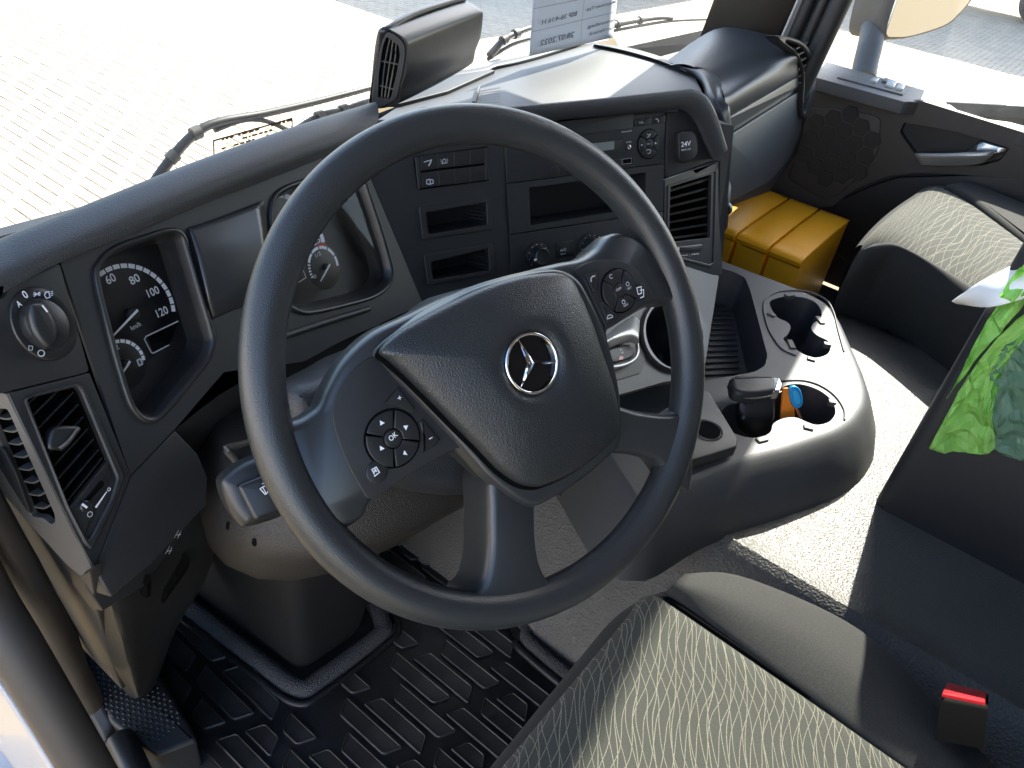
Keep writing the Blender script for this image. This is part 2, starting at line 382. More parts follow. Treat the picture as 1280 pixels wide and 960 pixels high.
from mathutils.bvhtree import BVHTree
def onto(o, px, py):
    """point and normal where the view ray through a photograph pixel meets a finished object"""
    T = BVHTree.FromPolygons([v.co + off(o) for v in o.data.vertices], [tuple(p.vertices) for p in o.data.polygons]); loc, nr, _, _ = T.ray_cast(CAM, ray(px, py).normalized())
    if loc is None: return None
    if nr.dot(CAM - loc) < 0: nr = -nr
    return loc, nr
def on_plane(o, px, py):
    h = onto(o, px, py)
    if h is None: return None
    ex = h[1].cross(Vector((0, 0, 1))).normalized(); return Pl(h[0], -ex, h[1].cross(-ex))
def pe(c, rx, ry, rot=0, n=36): return [(c[0] + rx * math.cos(t) * math.cos(rad(rot)) - ry * math.sin(t) * math.sin(rad(rot)), c[1] + rx * math.cos(t) * math.sin(rad(rot)) + ry * math.sin(t) * math.cos(rad(rot))) for t in [2 * math.pi * i / n for i in range(n)]]

# ================================================================== SETTING
FZ, TZ, GZ = -0.65, -0.40, -2.2          # cab floor, engine tunnel, paving
W3 = Pl((0, 0, 0), (1, 0, 0), (0, 1, 0))  # horizontal plane, n = up
def flat(z): return Pl((0, 0, z), (1, 0, 0), (0, 1, 0))

def paver_mat():
    m = mat('concrete_paver', (.46, .38, .28), .9, .6, 60, var=.12, vscale=3, dist=.003)
    n = m.node_tree.nodes; l = m.node_tree.links; oi = n.new('ShaderNodeObjectInfo'); return m
PAVER = paver_mat()
JOINT = mat('sand_joint', (.28, .21, .11), 1.0, .5, 80, dist=.003)
JOINT2 = mat('far_paving', (.38, .33, .25), 1.0, .5, 30, var=.1, dist=.003)
o = link('ground', [(-60, -60, GZ - .03), (90, -60, GZ - .03), (90, 90, GZ - .03), (-60, 90, GZ - .03)], [(0, 1, 2, 3)], JOINT); o['kind'] = 'structure'; ground = o
o = link('far_paving', [(26, -60, GZ - .01), (90, -60, GZ - .01), (90, 90, GZ - .01), (26, 90, GZ - .01)], [(0, 1, 2, 3)], JOINT2); o['kind'] = 'structure'
# paving blocks, 0.2 x 0.1 m running bond, long side along Y
def brickmesh(L=.194, W=.0945, H=.03):
    c = .005; vs = [(-W/2, -L/2, 0), (W/2, -L/2, 0), (W/2, L/2, 0), (-W/2, L/2, 0), (-W/2, -L/2, H - c), (W/2, -L/2, H - c), (W/2, L/2, H - c), (-W/2, L/2, H - c),
                    (-W/2 + c, -L/2 + c, H), (W/2 - c, -L/2 + c, H), (W/2 - c, L/2 - c, H), (-W/2 + c, L/2 - c, H)]
    fs = [(0, 1, 5, 4), (1, 2, 6, 5), (2, 3, 7, 6), (3, 0, 4, 7), (4, 5, 9, 8), (5, 6, 10, 9), (6, 7, 11, 10), (7, 4, 8, 11), (8, 9, 10, 11)]
    return vs, fs
bv, bf = brickmesh(); bme = bpy.data.meshes.new('brick'); bme.from_pydata(bv, [], bf); bme.materials.append(PAVER)
spots = []
for i in range(0, 250):                                   # herringbone bond
    for j in range(-20, 145):
        k = (i - j) % 4
        if k not in (0, 3): continue
        vert = k == 3; x = .5 + i * .1 + (.05 if vert else .1); y = -1 + j * .1 + (.1 if vert else .05)
        c = R @ (Vector((x, y, GZ)) - CAM)
        if c.z > -.1: continue
        px = 640 + FPX * c.x / -c.z; py = 480 - FPX * c.y / -c.z
        if -40 < px < 1320 and -40 < py < 320 and (y > .9 or x > 2.2): spots.append((c.length, x, y, px, py, vert))
spots.sort()
def clearly(px, py): return py < 318 - .36 * px + 20 and px < 480
near = [s for s in spots if clearly(s[3], s[4])][:300]; ns = set((s[1], s[2]) for s in near)
gw = Vector(ground['_w'])
for d_, x, y, px, py, vert in near:
    b = bpy.data.objects.new('brick', bme); COL.objects.link(b); b.parent = ground
    b.location = Vector((x, y, GZ - .03 + random.uniform(0, .003))) - gw; b.rotation_euler = (random.uniform(-.01, .01), random.uniform(-.02, .02), random.uniform(-.012, .012) + (0 if vert else math.pi / 2))
vs = []; fs = []
for d_, x, y, px, py, vert in spots:
    if (x, y) in ns: continue
    s = len(vs); dz = random.uniform(-.001, .003); a = random.uniform(-.012, .012) + (0 if vert else math.pi / 2); ca, sa = math.cos(a), math.sin(a)
    vs += [(x + u * ca - v * sa, y + u * sa + v * ca, GZ - .03 + w + dz) for u, v, w in bv[4:]]
    fs += [tuple(k - 4 + s for k in f) for f in bf[4:]]
me = bpy.data.meshes.new('paving_blocks'); me.from_pydata(vs, [], fs); me.materials.append(PAVER); o = bpy.data.objects.new('paving_blocks', me); COL.objects.link(o); o['kind'] = 'stuff'
# fallen leaves / dark specks on the paving
# trailers added mostly out of view: two shade the paving, one bounces warm light
def trailer(loc, L, Wd, H, rz, label):
    t = thing('added_trailer', loc, label, 'trailer', 'trailers parked across the yard')
    P = Pl(Vector(loc), (math.cos(rz), math.sin(rz), 0), (-math.sin(rz), math.cos(rz), 0))
    box('cargo_box', P, -Wd/2, Wd/2, -L/2, L/2, 1.1, H, PAINTW, t, .03)
    box('chassis', P, -Wd/2 + .3, Wd/2 - .3, -L/2 + .2, L/2 - .2, .75, 1.1, BLACK2, t)
    for sx in (-1, 1):
        for yy in (-L/2 + 1.2, -L/2 + 2.5, L/2 - 1.5):
            Q = Pl(P.pt(sx * (Wd/2 - .3), yy, .5), P.ey, P.n)
            lathe('wheel', Q, 0, 0, [(.2, -.15), (.48, -.15), (.5, -.1), (.5, .1), (.48, .15), (.3, .15), (.28, .08), (.1, .08)], RUBB, t, seg=28)
    return t

trailer((22.2, 2.6, GZ), 7.0, 2.4, 5.0, 0, 'pale box trailer parked beyond the passenger side at the top right')
trailer((18.2, 8.4, GZ), 11.0, 2.5, 4.3, rad(90), 'pale box trailer parked across the yard ahead, beyond the paving')
trailer((-6.4, 1.0, GZ), 12.0, 2.5, 4.0, 0, 'pale box trailer parked to the left of the cab')
# cab shell -------------------------------------------------------------
FLOORC = mat('cab_floor_covering', (.03, .03, .03), .8, .6, 300, dist=.001)
def struct(name, vs, fs, m, **k):
    o = link(name, vs, fs, m, **k); o['kind'] = 'structure'; return o
v, f = boxmesh(W3, -.325, 1.8, -1.25, .75, FZ - .06, FZ); struct('floor', v, f, FLOORC)
rows = [[(.20 - .0 * 0, y, FZ), (.285, y, -.52), (.345, y, -.425), (.375, y, TZ + .003), (.42, y, TZ), (.8, y, TZ), (1.13, y, TZ), (1.165, y, TZ - .01), (1.19, y, TZ - .05), (1.22, y, FZ)] for y in (-1.25, -.6, -.3, 0, .25, .5)]
vs, fs, nr, nc = loftmesh(rows, 3, 1); struct('engine_tunnel', vs, fs, VINYL, sharp=80)
ZR = 1.58
v, f = boxmesh(W3, -.55, 1.9, -1.3, .45, ZR, ZR + .05); struct('roof', v, f, WEDGE)
v, f = boxmesh(W3, -.55, 1.9, -1.36, -1.3, FZ, ZR + .05); struct('rear_wall', v, f, WEDGE)
v, f = boxmesh(W3, 1.80, 1.86, -1.3, -.85, FZ, ZR); struct('side_wall', v, f, WEDGE)
v, f = boxmesh(W3, 1.80, 1.86, -.85, .42, 1.44, ZR); struct('window_header', v, f, WEDGE)
v, f = boxmesh(W3, -.58, -.52, -1.3, -.95, FZ, ZR); struct('left_rear_pillar', v, f, WEDGE)
v, f = boxmesh(W3, -.5, 1.85, .66, .72, FZ, -.12); struct('front_wall', v, f, BLACK2)
v, f = boxmesh(W3, -.55, 1.42, .50, .62, .64, ZR); struct('added_sun_block', v, f, WEDGE)  # added unseen block, hung low to keep sun off the dash hood
v, f = boxmesh(W3, 1.425, 1.8, .42, .58, .95, ZR); struct('added_corner_block', v, f, WEDGE)  # added corner end of the block, higher so sun reaches the tray

# ================================================================== STEERING WHEEL
AL, BE, GA = 0.63179383, -0.33503339, 0.32026336
def rz(v): c, s = math.cos(BE), math.sin(BE); return Vector((v[0] * c - v[1] * s, v[0] * s + v[1] * c, v[2]))
U0 = rz((0, math.sin(AL), math.cos(AL))); N0 = rz((0, -math.cos(AL), math.sin(AL))); X0 = rz((1, 0, 0))
Xw = X0 * math.cos(GA) + U0 * math.sin(GA); Uw = U0 * math.cos(GA) - X0 * math.sin(GA)
WP = Pl((0, 0, 0), Xw, Uw)
sw = thing('steering_wheel', (0, 0, 0), 'large black four-spoke steering wheel with star emblem and round button pads', 'steering wheel')
# rim
vs = []; fs = []; A, B = 160, 28
for i in range(A):
    t = 2 * math.pi * i / A
    for j in range(B):
        p = 2 * math.pi * j / B; r_ = .2085 + .0166 * math.cos(p); h = .0166 * math.sin(p)
        vs.append(WP.pt(r_ * math.cos(t), r_ * math.sin(t), h))
for i in range(A):
    for j in range(B): a = i * B; b = ((i + 1) % A) * B; k = (j + 1) % B; fs.append((a + j, b + j, b + k, a + k))
link('rim', vs, fs, WHEEL, sw, sharp=80)
EC = WP.uv(667, 454, .044)
def shell(name, pts, h_out, h_in, c, ts, hs, m, parent, inner_r, depth):
    """domed cover: outline blending into a circle round the emblem"""
    pts = ccw(pts); n = len(pts); rows = []
    C = Vector(c)
    for t, h in zip(ts, hs):
        row = []
        for q in pts:
            q = Vector(q); d = q - C; e = d.normalized() * inner_r; p = C + e * t + d * (1 - t); row.append(WP.pt(p.x, p.y, h))
        rows.append(row)
    rows = [[WP.pt(q[0], q[1], depth) for q in pts]] + rows
    vs = [v for r_ in rows for v in r_]; fs = []
    for a in range(len(rows) - 1):
        for i in range(n): j = (i + 1) % n; fs.append((a * n + i, a * n + j, (a + 1) * n + j, (a + 1) * n + i))
    return link(name, vs, fs, m, parent, sharp=60)
hub = smooth(WP.uvs([(352, 545), (385, 520), (401, 507), (411, 484), (431, 450), (468, 415), (515, 392), (565, 368), (610, 352), (660, 338), (700, 328), (730, 322), (750, 311), (772, 290), (805, 300), (840, 350), (845, 378),
               (817, 382), (790, 397), (764, 413), (768, 440), (778, 490), (780, 530), (777, 558), (752, 583), (726, 604), (690, 628), (670, 634), (652, 628), (610, 598), (580, 571), (560, 567), (515, 594), (470, 625), (455, 650), (425, 662), (385, 630)], .008), 5)
def domed_slab(name, pts, prof, m, parent):
    pts = ccw(pts); n = len(pts); vs = []; fs = []
    for d, h in prof: vs += [WP.pt(u, v, h) for u, v in (inset(pts, d) if d else pts)]
    for a in range(len(prof) - 1):
        for i in range(n): j = (i + 1) % n; fs.append((a * n + i, a * n + j, (a + 1) * n + j, (a + 1) * n + i))
    fs.append(tuple((len(prof) - 1) * n + i for i in range(n))); return link(name, vs, fs, m, parent, sharp=60)
domed_slab('hub_housing', hub, [(.008, -.05), (0, -.02), (0, -.002), (.0015, .003), (.004, .007), (.007, .009)], WHEELS, sw)
spo = [smooth(WP.uvs([(612, 590), (611, 640), (611, 690), (604, 728), (590, 745), (600, 762), (700, 766), (712, 745), (690, 730), (677, 708), (671, 675), (670, 640), (668, 600), (640, 585)], .006), 5),
       smooth(WP.uvs([(760, 505), (795, 513), (822, 517), (840, 517), (864, 514), (864, 612), (840, 605), (832, 592), (820, 577), (795, 569), (765, 566), (745, 560), (740, 530)], .006), 5)]
domed_slab('spoke', spo[0], [(.002, -.045), (0, -.02), (0, -.001), (.001, .004), (.003, .0075), (.006, .009)], WHEELS, sw)
domed_slab('spoke', spo[1], [(.002, -.02), (0, -.01), (0, -.001), (.001, .004), (.003, .0075), (.006, .009)], WHEELS, sw)
sur = smooth(WP.uvs([(471, 437), (512, 405), (560, 378), (600, 358), (660, 341), (700, 336), (722, 344), (738, 366), (762, 420), (777, 480), (780, 520), (778, 555), (764, 572), (728, 603), (690, 627), (670, 634), (650, 627), (614, 599), (590, 572), (562, 541), (532, 509), (503, 479), (482, 455)], .018), 5)
domed_slab('pad_surround', sur, [(-.002, .004), (0, .010), (.001, .0135), (.003, .0155), (.006, .016)], WHEELS, sw)
padpx = [(478, 438), (499, 416), (530, 397), (560, 381), (599, 362), (640, 348), (672, 342), (698, 341), (715, 347), (727, 367), (741, 400), (752, 432), (769, 484), (775, 514), (774, 542), (764, 558), (745, 574), (718, 592), (689, 605), (671, 609), (650, 604), (625, 586), (600, 560), (570, 530), (540, 499), (510, 469), (488, 449)]
pad = smooth(WP.uvs(padpx, .026), 4)
# wrap-around blend of the domed airbag cover
ts = [0, .015, .04, .08, .16, .3, .5, .7, .85, .95, 1.0]
hs = [.0225, .0250, .0272, .0292, .0318, .0355, .0395, .0430, .0446, .0432, .0405]
shell('airbag_cover', pad, 0, 0, EC, ts, hs, PADM, sw, .0262, .018)
# dark groove round the lower edge of the cover
groove = [(x - .0024, y - .0016) for x, y in inset(ccw(pad), -.0008)]
domed_slab('cover_groove', groove, [(0, .0150), (0, .0166)], PIT, sw)
# emblem
em = slab('emblem', WP, circ(EC, .0264, 48), .0395, .034, SCREEN, sw, r=.0003)
lathe('emblem_ring', WP, EC[0], EC[1], [(.0262, .036), (.0262, .0415), (.0255, .0432), (.0243, .0438), (.0232, .0428), (.0228, .041), (.0228, .036)], CHROME, em, seg=64, cap=False, sharp=80)
def star(name, P, c, r_out, r_in, h0, h1, m, parent, a0=90):
    vs = [P.pt(c[0], c[1], h1)]; fs = []
    for k in range(6):
        a = rad(a0 + 60 * k); rr = r_out if k % 2 == 0 else r_in; vs.append(P.pt(c[0] + rr * math.cos(a), c[1] + rr * math.sin(a), h0 + (.0012 if k % 2 == 0 else 0)))
    for k in range(6): fs.append((0, 1 + k, 1 + (k + 1) % 6))
    return link(name, vs, fs, m, parent, sharp=10)
star('emblem_star', WP, EC, .0236, .0036, .0396, .0455, CHROME, em)
# button pods
podL = smooth(WP.uvs([(416, 527), (418, 500), (431, 474), (452, 453), (468, 446), (482, 458), (505, 482), (545, 521), (576, 556), (563, 563), (515, 591), (466, 622), (452, 612), (430, 570)], .0095), 5)
podR = smooth(WP.uvs([(718, 338), (742, 326), (769, 325), (792, 333), (803, 346), (815, 364), (815, 374), (790, 391), (760, 411), (755, 404), (742, 378), (730, 352)], .0095), 5)
pL = slab('button_pad', WP, podL, .0105, .006, BLACK, sw, r=.0008); pR = slab('button_pad', WP, podR, .0105, .006, BLACK, sw, r=.0008)
HB = .0105
def ang(P, c, p, h): a = P.uv(*c, h); b = P.uv(*p, h); return math.degrees(math.atan2(b[1] - a[1], b[0] - a[0])) % 360
def dpad(P, c, rim_pts, divs, rc, parent, h, m=BTN, lift=.0022):
    """four rocker segments round a middle button"""
    cu = P.uv(*c, h); rr = sum((Vector(P.uv(*q, h)) - Vector(cu)).length for q in rim_pts) / len(rim_pts)
    lathe('button_well', P, cu[0], cu[1], [(rr * 1.07, h - .001), (rr * 1.07, h + .0006), (rr * 1.03, h + .0004), (rr * 1.0, h + .0001)], PIT, parent, seg=48)
    an = sorted(ang(P, c, q, h) for q in divs)
    for i in range(4):
        a0, a1 = an[i], an[(i + 1) % 4]
        if a1 < a0: a1 += 360
        g = 4.0; slab('rocker_button', P, arcseg(cu, rr * rc * 1.1, rr, a0 + g * .7, a1 - g * .7, 12), h + lift, h, m, parent, r=.0008)
    slab('centre_button', P, circ(cu, rr * rc, 28), h + lift * .9, h, m, parent, r=.0007, dome=.0006); return cu, rr
cu, rr = dpad(WP, (490.5, 548), [(457.5, 545), (523, 552), (492, 513), (491, 584)], [(491.7, 514), (522.5, 551), (492.5, 583), (458, 543)], .33, pL, HB)
cr, rr2 = dpad(WP, (773, 363.5), [(751, 362), (794, 366), (774, 338), (773, 389)], [(755, 352), (777, 343), (793, 374), (768, 385)], .33, pR, HB)
slab('button', WP, rnd(WP.uvs([(496.4, 484), (479, 504), (497, 507), (514, 516.5), (519, 512)], HB), .0008), HB + .002, HB, BTN, pL, r=.0007)
slab('button', WP, rnd(WP.uvs([(523.4, 527.5), (527, 524), (549.5, 550.5), (528.7, 566.5), (530, 548)], HB), .0008), HB + .002, HB, BTN, pL, r=.0007)
slab('button', WP, circ(WP.uv(470.5, 590, HB), .0088, 28, 1, 1.0), HB + .0018, HB, BTN, pL, r=.0007, dome=.0008)
slab('button', WP, rnd(WP.uvs([(729.8, 343), (747, 340), (745, 367.5), (741, 366)], HB), .0006), HB + .002, HB, BTN, pR, r=.0006)
slab('button', WP, rnd(WP.uvs([(748.3, 378.5), (752, 378), (772, 396), (758, 405)], HB), .0006), HB + .002, HB, BTN, pR, r=.0006)
slab('button', WP, circ(WP.uv(800, 365, HB), .0082, 28), HB + .0018, HB, BTN, pR, r=.0007, dome=.0006)
hp = HB + .0024
for x, y in ((477.5, 529), (507, 535), (478, 561), (506.5, 566.5)):
    up = (507, 566) == (0, 0)
polys('arrow_symbol', WP, [[(475.5, 532), (474.8, 525.5), (481, 528.6)], [(504, 532.3), (510.3, 531.5), (507.6, 538)], [(475.3, 563.5), (474.8, 557.2), (481, 560.6)], [(503.8, 568), (505.5, 562.8), (509.5, 568.8)]], hp, WHITEP, pL)
polys('plus_minus_symbol', WP, [[(496.8, 497.5), (501.6, 496), (501.9, 497.1), (497.1, 498.7)], [(498.6, 495), (499.6, 494.7), (500.8, 499.5), (499.8, 499.8)], [(536.2, 548.3), (540.6, 546), (541, 547), (536.7, 549.4)]], HB + .0021, WHITEP, pL)
text('lettering', 'OK', WP, (488.5, 552), (497.5, 544), HB + .0027, WHITEP, pL, height=.0042)
polys('menu_symbol', WP, [[(463.5, 587), (470.5, 583), (471, 584.2), (464.6, 588)], [(470.5, 583), (475.3, 590.5), (474, 591.2), (469.8, 584.6)], [(475.3, 590.5), (468, 596.3), (467.5, 595), (473.9, 590.2)], [(468, 596.3), (463.5, 587), (465, 587.4), (468.8, 595.2)]], HB + .0028, WHITEP, pL)
text('lettering', 'M', WP, (467.5, 592.5), (471.5, 589.5), HB + .0028, WHITEP, pL, height=.0032)
text('lettering', 'OFF', WP, (770.5, 364.5), (777, 361), HB + .0027, ICON, pR, height=.0022)
text('lettering', 'SET', WP, (784.5, 362.5), (789.5, 360), hp, ICON, pR, height=.0018)
text('lettering', 'RES', WP, (780, 384), (785, 381), hp, ICON, pR, height=.0018)
def outl(P, c, r, h, m, parent, w=.3, a0=0, a1=360, n=24, name='symbol'):
    cu_ = P.uv(*c, h); vs = []; fs = []
    for i in range(n + 1):
        a = rad(a0 + (a1 - a0) * i / n)
        for q in (r, r * (1 - w)): vs.append(P.pt(cu_[0] + q * math.cos(a), cu_[1] + q * math.sin(a), h))
    for i in range(n): fs.append((2 * i, 2 * i + 1, 2 * i + 3, 2 * i + 2))
    return link(name, vs, fs, m, parent)
outl(WP, (784.5, 355), .0021, hp, ICON, pR); outl(WP, (779.5, 377.5), .0021, hp, ICON, pR); outl(WP, (764, 345.5), .0021, hp, ICON, pR, a0=20, a1=300)
def stroke(P, pts, w, h, m, parent, name='symbol'):
    """thin printed line through pixel points"""
    out = []
    for a, b in zip(pts, pts[1:]):
        A_ = Vector(P.uv(*a, h)); B_ = Vector(P.uv(*b, h)); d = (B_ - A_)
        if d.length < 1e-6: continue
        n_ = Vector((-d.y, d.x)).normalized() * w / 2; e = d.normalized() * w * .3; out.append([tuple(A_ - e + n_), tuple(A_ - e - n_), tuple(B_ + e - n_), tuple(B_ + e + n_)])
    return polys(name, P, out, h, m, parent, px=False)
stroke(WP, [(739, 352), (738.6, 348), (741, 345.3), (743.6, 345)], .0011, HB + .0021, ICON, pR)
stroke(WP, [(759, 398.5), (759.6, 395), (762.5, 393.3), (765.5, 394.6), (765.8, 396.4), (759, 398.7)], .0008, HB + .0021, ICON, pR)
stroke(WP, [(796, 360), (801.5, 358.2), (801.8, 366.5), (797.8, 368), (796, 360)], .0009, HB + .0026, WHITEP, pR)
stroke(WP, [(800, 363), (804.5, 362), (804.6, 370.8), (800.6, 372.3)], .0009, HB + .0026, WHITEP, pR)

# ================================================================== COLUMN
colm = thing('steering_column', (0.02, .28, FZ), 'black steering column with grained shroud rising from a box-shaped foot on the floor', 'steering column')
def ringpts(cx, cy, rx, ry, z, yaw=0, n=20, e=2.6):
    o = []
    for i in range(n):
        t = 2 * math.pi * i / n; c, s = math.cos(t), math.sin(t); x = rx * math.copysign(abs(c) ** (2 / e), c); y = ry * math.copysign(abs(s) ** (2 / e), s)
        o.append((cx + x * math.cos(yaw) - y * math.sin(yaw), cy + x * math.sin(yaw) + y * math.cos(yaw), z))
    return o
def quad(pts, z, r=.025): return [(x, y, z) for x, y in rnd(pts, r, 5)]
loft('column_foot', [quad([(-.085, .50), (-.064, .238), (.045, .225), (.12, .47)], FZ), quad([(-.088, .47), (-.068, .225), (.048, .212), (.12, .45)], -.60), quad([(-.12, .42), (-.09, .205), (.046, .175), (.14, .42)], -.40), quad([(-.13, .40), (-.1, .20), (.045, .165), (.14, .40)], -.31)], TAUPE if 0 else BLACK2, colm, 1, 4, close=True, sharp=60)
SHR = mat('grained_shroud', (.025, .0225, .020), .5, .9, 800, kind='vor', var=.05, dist=.0008)
shr = loft('lower_shroud', [ringpts(.01, .275, .115, .10, -.350, -.2), ringpts(.01, .265, .15, .125, -.342, -.2), ringpts(.012, .25, .168, .14, -.315, -.2), ringpts(.015, .225, .178, .145, -.27, -.25), ringpts(.015, .20, .175, .14, -.23, -.3), ringpts(.015, .20, .15, .12, -.18, -.3)], SHR, colm, 1, 4, close=True, caps=True, sharp=70)
ups = smooth(WP.uvs([(362, 492), (400, 474), (442, 452), (480, 432), (560, 410), (680, 430), (700, 560), (600, 620), (450, 600), (385, 560)], -.075), 4)
v_, f_ = slabmesh(WP, ups, -.072, -.22, .02, 5); link('upper_shroud', v_, f_, HOOD, colm, sharp=60)
lathe('column_hub', WP, 0, 0, [(.075, -.10), (.075, -.045), (.06, -.03)], BLACK2, colm)
for x, y in ((285, 657), (318, 678)):
    Q = on_plane(shr, x, y)
    if Q: lathe('screw_hole', Q, 0, 0, [(.0052, .0002), (.0046, .0008), (.0040, .0004)], PIT, colm, seg=18, sx=.6)
# stalk
st = thing('wiper_stalk', WP.hit(330, 615, -.06), 'black wiper control stalk with white wiper symbol behind the left of the wheel rim', 'control stalk')
SP = Pl(WP.hit(330, 615, -.05), Xw, Uw)
body = SP.uvs([(296, 596), (318, 580), (345, 569), (420, 545), (470, 600), (420, 634), (376, 627), (345, 650), (316, 660), (300, 640)], 0)
slab('stalk_housing', SP, smooth(SP.uvs([(279, 606), (289, 592), (310, 578), (345, 566), (400, 548), (450, 600), (415, 632), (376, 640), (345, 652), (312, 661), (300, 655), (287, 634)], 0), 4), -.002, -.032, BTN, st, r=.011, seg=5)
slab('stalk_end_cap', SP, rnd(SP.uvs([(296, 607), (334, 592), (352, 589), (366, 618), (359, 634), (318, 651)], 0), .004), .004, -.006, BTN, st, r=.003)
slab('stalk_ring', SP, rnd(SP.uvs([(334, 591), (343, 588), (352, 590), (363, 606), (366, 618), (360, 634), (355, 636), (352, 604)], 0), .002), .0055, -.006, BLACK, st, r=.001)
slab('stalk_barrel', SP, rnd(SP.uvs([(345, 588), (375, 578), (400, 610), (385, 624), (366, 630), (366, 606)], 0), .004), .005, -.008, BTN, st, r=.003)
stroke(SP, [(325, 611), (329.5, 608.3), (334.5, 606.7), (337, 609), (333.5, 617), (331.5, 618), (325, 611)], .0008, .0043, WHITEP, st)
stroke(SP, [(329, 610), (332.5, 616.5)], .0006, .0043, WHITEP, st); stroke(SP, [(328, 605), (330.5, 602.8), (333, 605)], .0006, .0043, WHITEP, st)
polys('symbol', SP, [[(338.8, 606.5), (343, 604.8), (343, 610)]], .0043, WHITEP, st)

# ================================================================== DASHBOARD
dash = thing('dashboard', (.5, .45, -.4), 'black wrap-around truck dashboard with gauges, switches, radio and glove box behind the steering wheel', 'dashboard')
ST = yt(-19, 20, at(632, 150, z=.04))                                   # centre stack face
def s6(x, y): return (640 + x / 4.364, 120 + y / 4.364)
def s5(x, y): return (500 + x / 4.8, 170 + y / 4.8)
def sA(x, y): return (x / 3.765, 200 + y / 3.765)
def sV(x, y): return (x / 4.267, 480 + y / 4.267)
def sR(x, y): return (800 + x / 3.31, 180 + y / 3.31)
Pa, Pb = ST.hit(455, 205), ST.hit(529, 381)
CL = Pl(Pb, (math.cos(rad(9)), math.sin(rad(9)), 0), Pa - Pb)           # cluster face meets the stack along their seam
CL = p3(Pb, Pb + Vector((math.cos(rad(9)), math.sin(rad(9)), 0)), Pa)
RV = p3(ST.hit(827, 324), ST.hit(827, 324) + Vector((math.cos(rad(-4)), math.sin(rad(-4)), 0)), ST.hit(832, 139))

# --- centre stack: storage panel on the left
slot1 = [s5(150, 460), s5(513, 398), s5(521, 530), s5(165, 592)]; slot2 = [s5(180, 757), s5(525, 675), s5(535, 805), s5(192, 865)]
sw_o = [s5(80, 125), s5(528, 62), s5(535, 268), s5(105, 325)]
plate('storage_panel', ST, ST.uvs([(440, 170), (628, 145), (630.5, 205), (640, 380), (640, 420), (552, 440), (529.5, 381), (456, 205)]),
      [rnd(ST.uvs(q), .002, 2) for q in (slot1, slot2)] + [rnd(ST.uvs(sw_o), .003, 2)], 0, -.004, BLACK, dash, bevel=.0006)
for q, fr in ((slot1, [s5(110, 425), s5(538, 360), s5(555, 560), s5(133, 620)]), (slot2, [s5(140, 712), s5(550, 645), s5(575, 822), s5(163, 895)])):
    f = ring('storage_slot', ST, rnd(ST.uvs(fr), .0025), rnd(ST.uvs(q), .0018), .0022, -.003, BLACK, dash, r=.0008)
    pocket('slot_box', ST, ST.uvs(q), -.002, -.055, BLACK, f, shrink=.002)
    qu = ST.uvs(q)
    for side in (0, 1):                                                   # ridged side walls
        a, b = (Vector(qu[0]), Vector(qu[3])) if side == 0 else (Vector(qu[1]), Vector(qu[2]))
        for k in range(6):
            p = a.lerp(b, (k + .5) / 6); d = .0032 if side == 0 else -.0032
            box('ridge', Pl(ST.pt(p.x, p.y, 0), ST.ex, ST.ey), min(0, d), max(0, d), -.0013, .0013, -.06, -.0015, BLACK, f)
# switch bank
bank = slab('switch_bank', ST, rnd(ST.uvs(sw_o), .003), .0005, -.012, PIT, dash, r=.0005)
tops = [(115, 118), (216, 104), (316, 92), (411, 80), (500, 70)]; bots = [(128, 312), (228, 298), (322, 288), (415, 278), (505, 265)]
def mid(a, b, t): return (a[0] * (1 - t) + b[0] * t, a[1] * (1 - t) + b[1] * t)
for k in range(4):
    a, b, c, d = tops[k], tops[k + 1], bots[k + 1], bots[k]
    for t0, t1, h0, h1 in ((0, .47, .004, .0015), (.53, 1, .0015, .004)):
        p = [s5(*mid(a, d, t0)), s5(*mid(b, c, t0)), s5(*mid(b, c, t1)), s5(*mid(a, d, t1))]
        slab('rocker_switch', ST, rnd(inset(ccw(ST.uvs(p)), .0003), .0006, 2), .0035, -.006, BTN, bank, r=.0005)
slab('bank_end', ST, rnd(ST.uvs([s5(85, 128), s5(112, 122), s5(125, 313), s5(106, 320)]), .001), .003, -.006, BLACK, bank, r=.001)
slab('bank_end', ST, rnd(ST.uvs([s5(503, 72), s5(522, 68), s5(530, 262), s5(508, 266)]), .001), .003, -.006, BLACK, bank, r=.001)
hs_ = .0038
stroke(ST, [s5(145, 157), s5(165, 150), s5(188, 146)], .0011, hs_, ICON, bank); stroke(ST, [s5(188, 143), s5(182, 162), s5(172, 178)], .0018, hs_, ICON, bank)
stroke(ST, [s5(255, 163), s5(258, 143), s5(266, 138), s5(274, 142), s5(277, 160)], .0009, hs_, ICON, bank); stroke(ST, [s5(250, 165), s5(283, 160)], .001, hs_, ICON, bank)
stroke(ST, [s5(246, 140), s5(247, 158)], .0006, hs_, ICON, bank); stroke(ST, [s5(284, 136), s5(286, 153)], .0006, hs_, ICON, bank)
stroke(ST, [s5(160, 265), s5(175, 260), s5(198, 264), s5(200, 282), s5(180, 290), s5(160, 286), s5(160, 265)], .0012, hs_, ICON, bank); stroke(ST, [s5(180, 262), s5(182, 288)], .0014, hs_, ICON, bank)

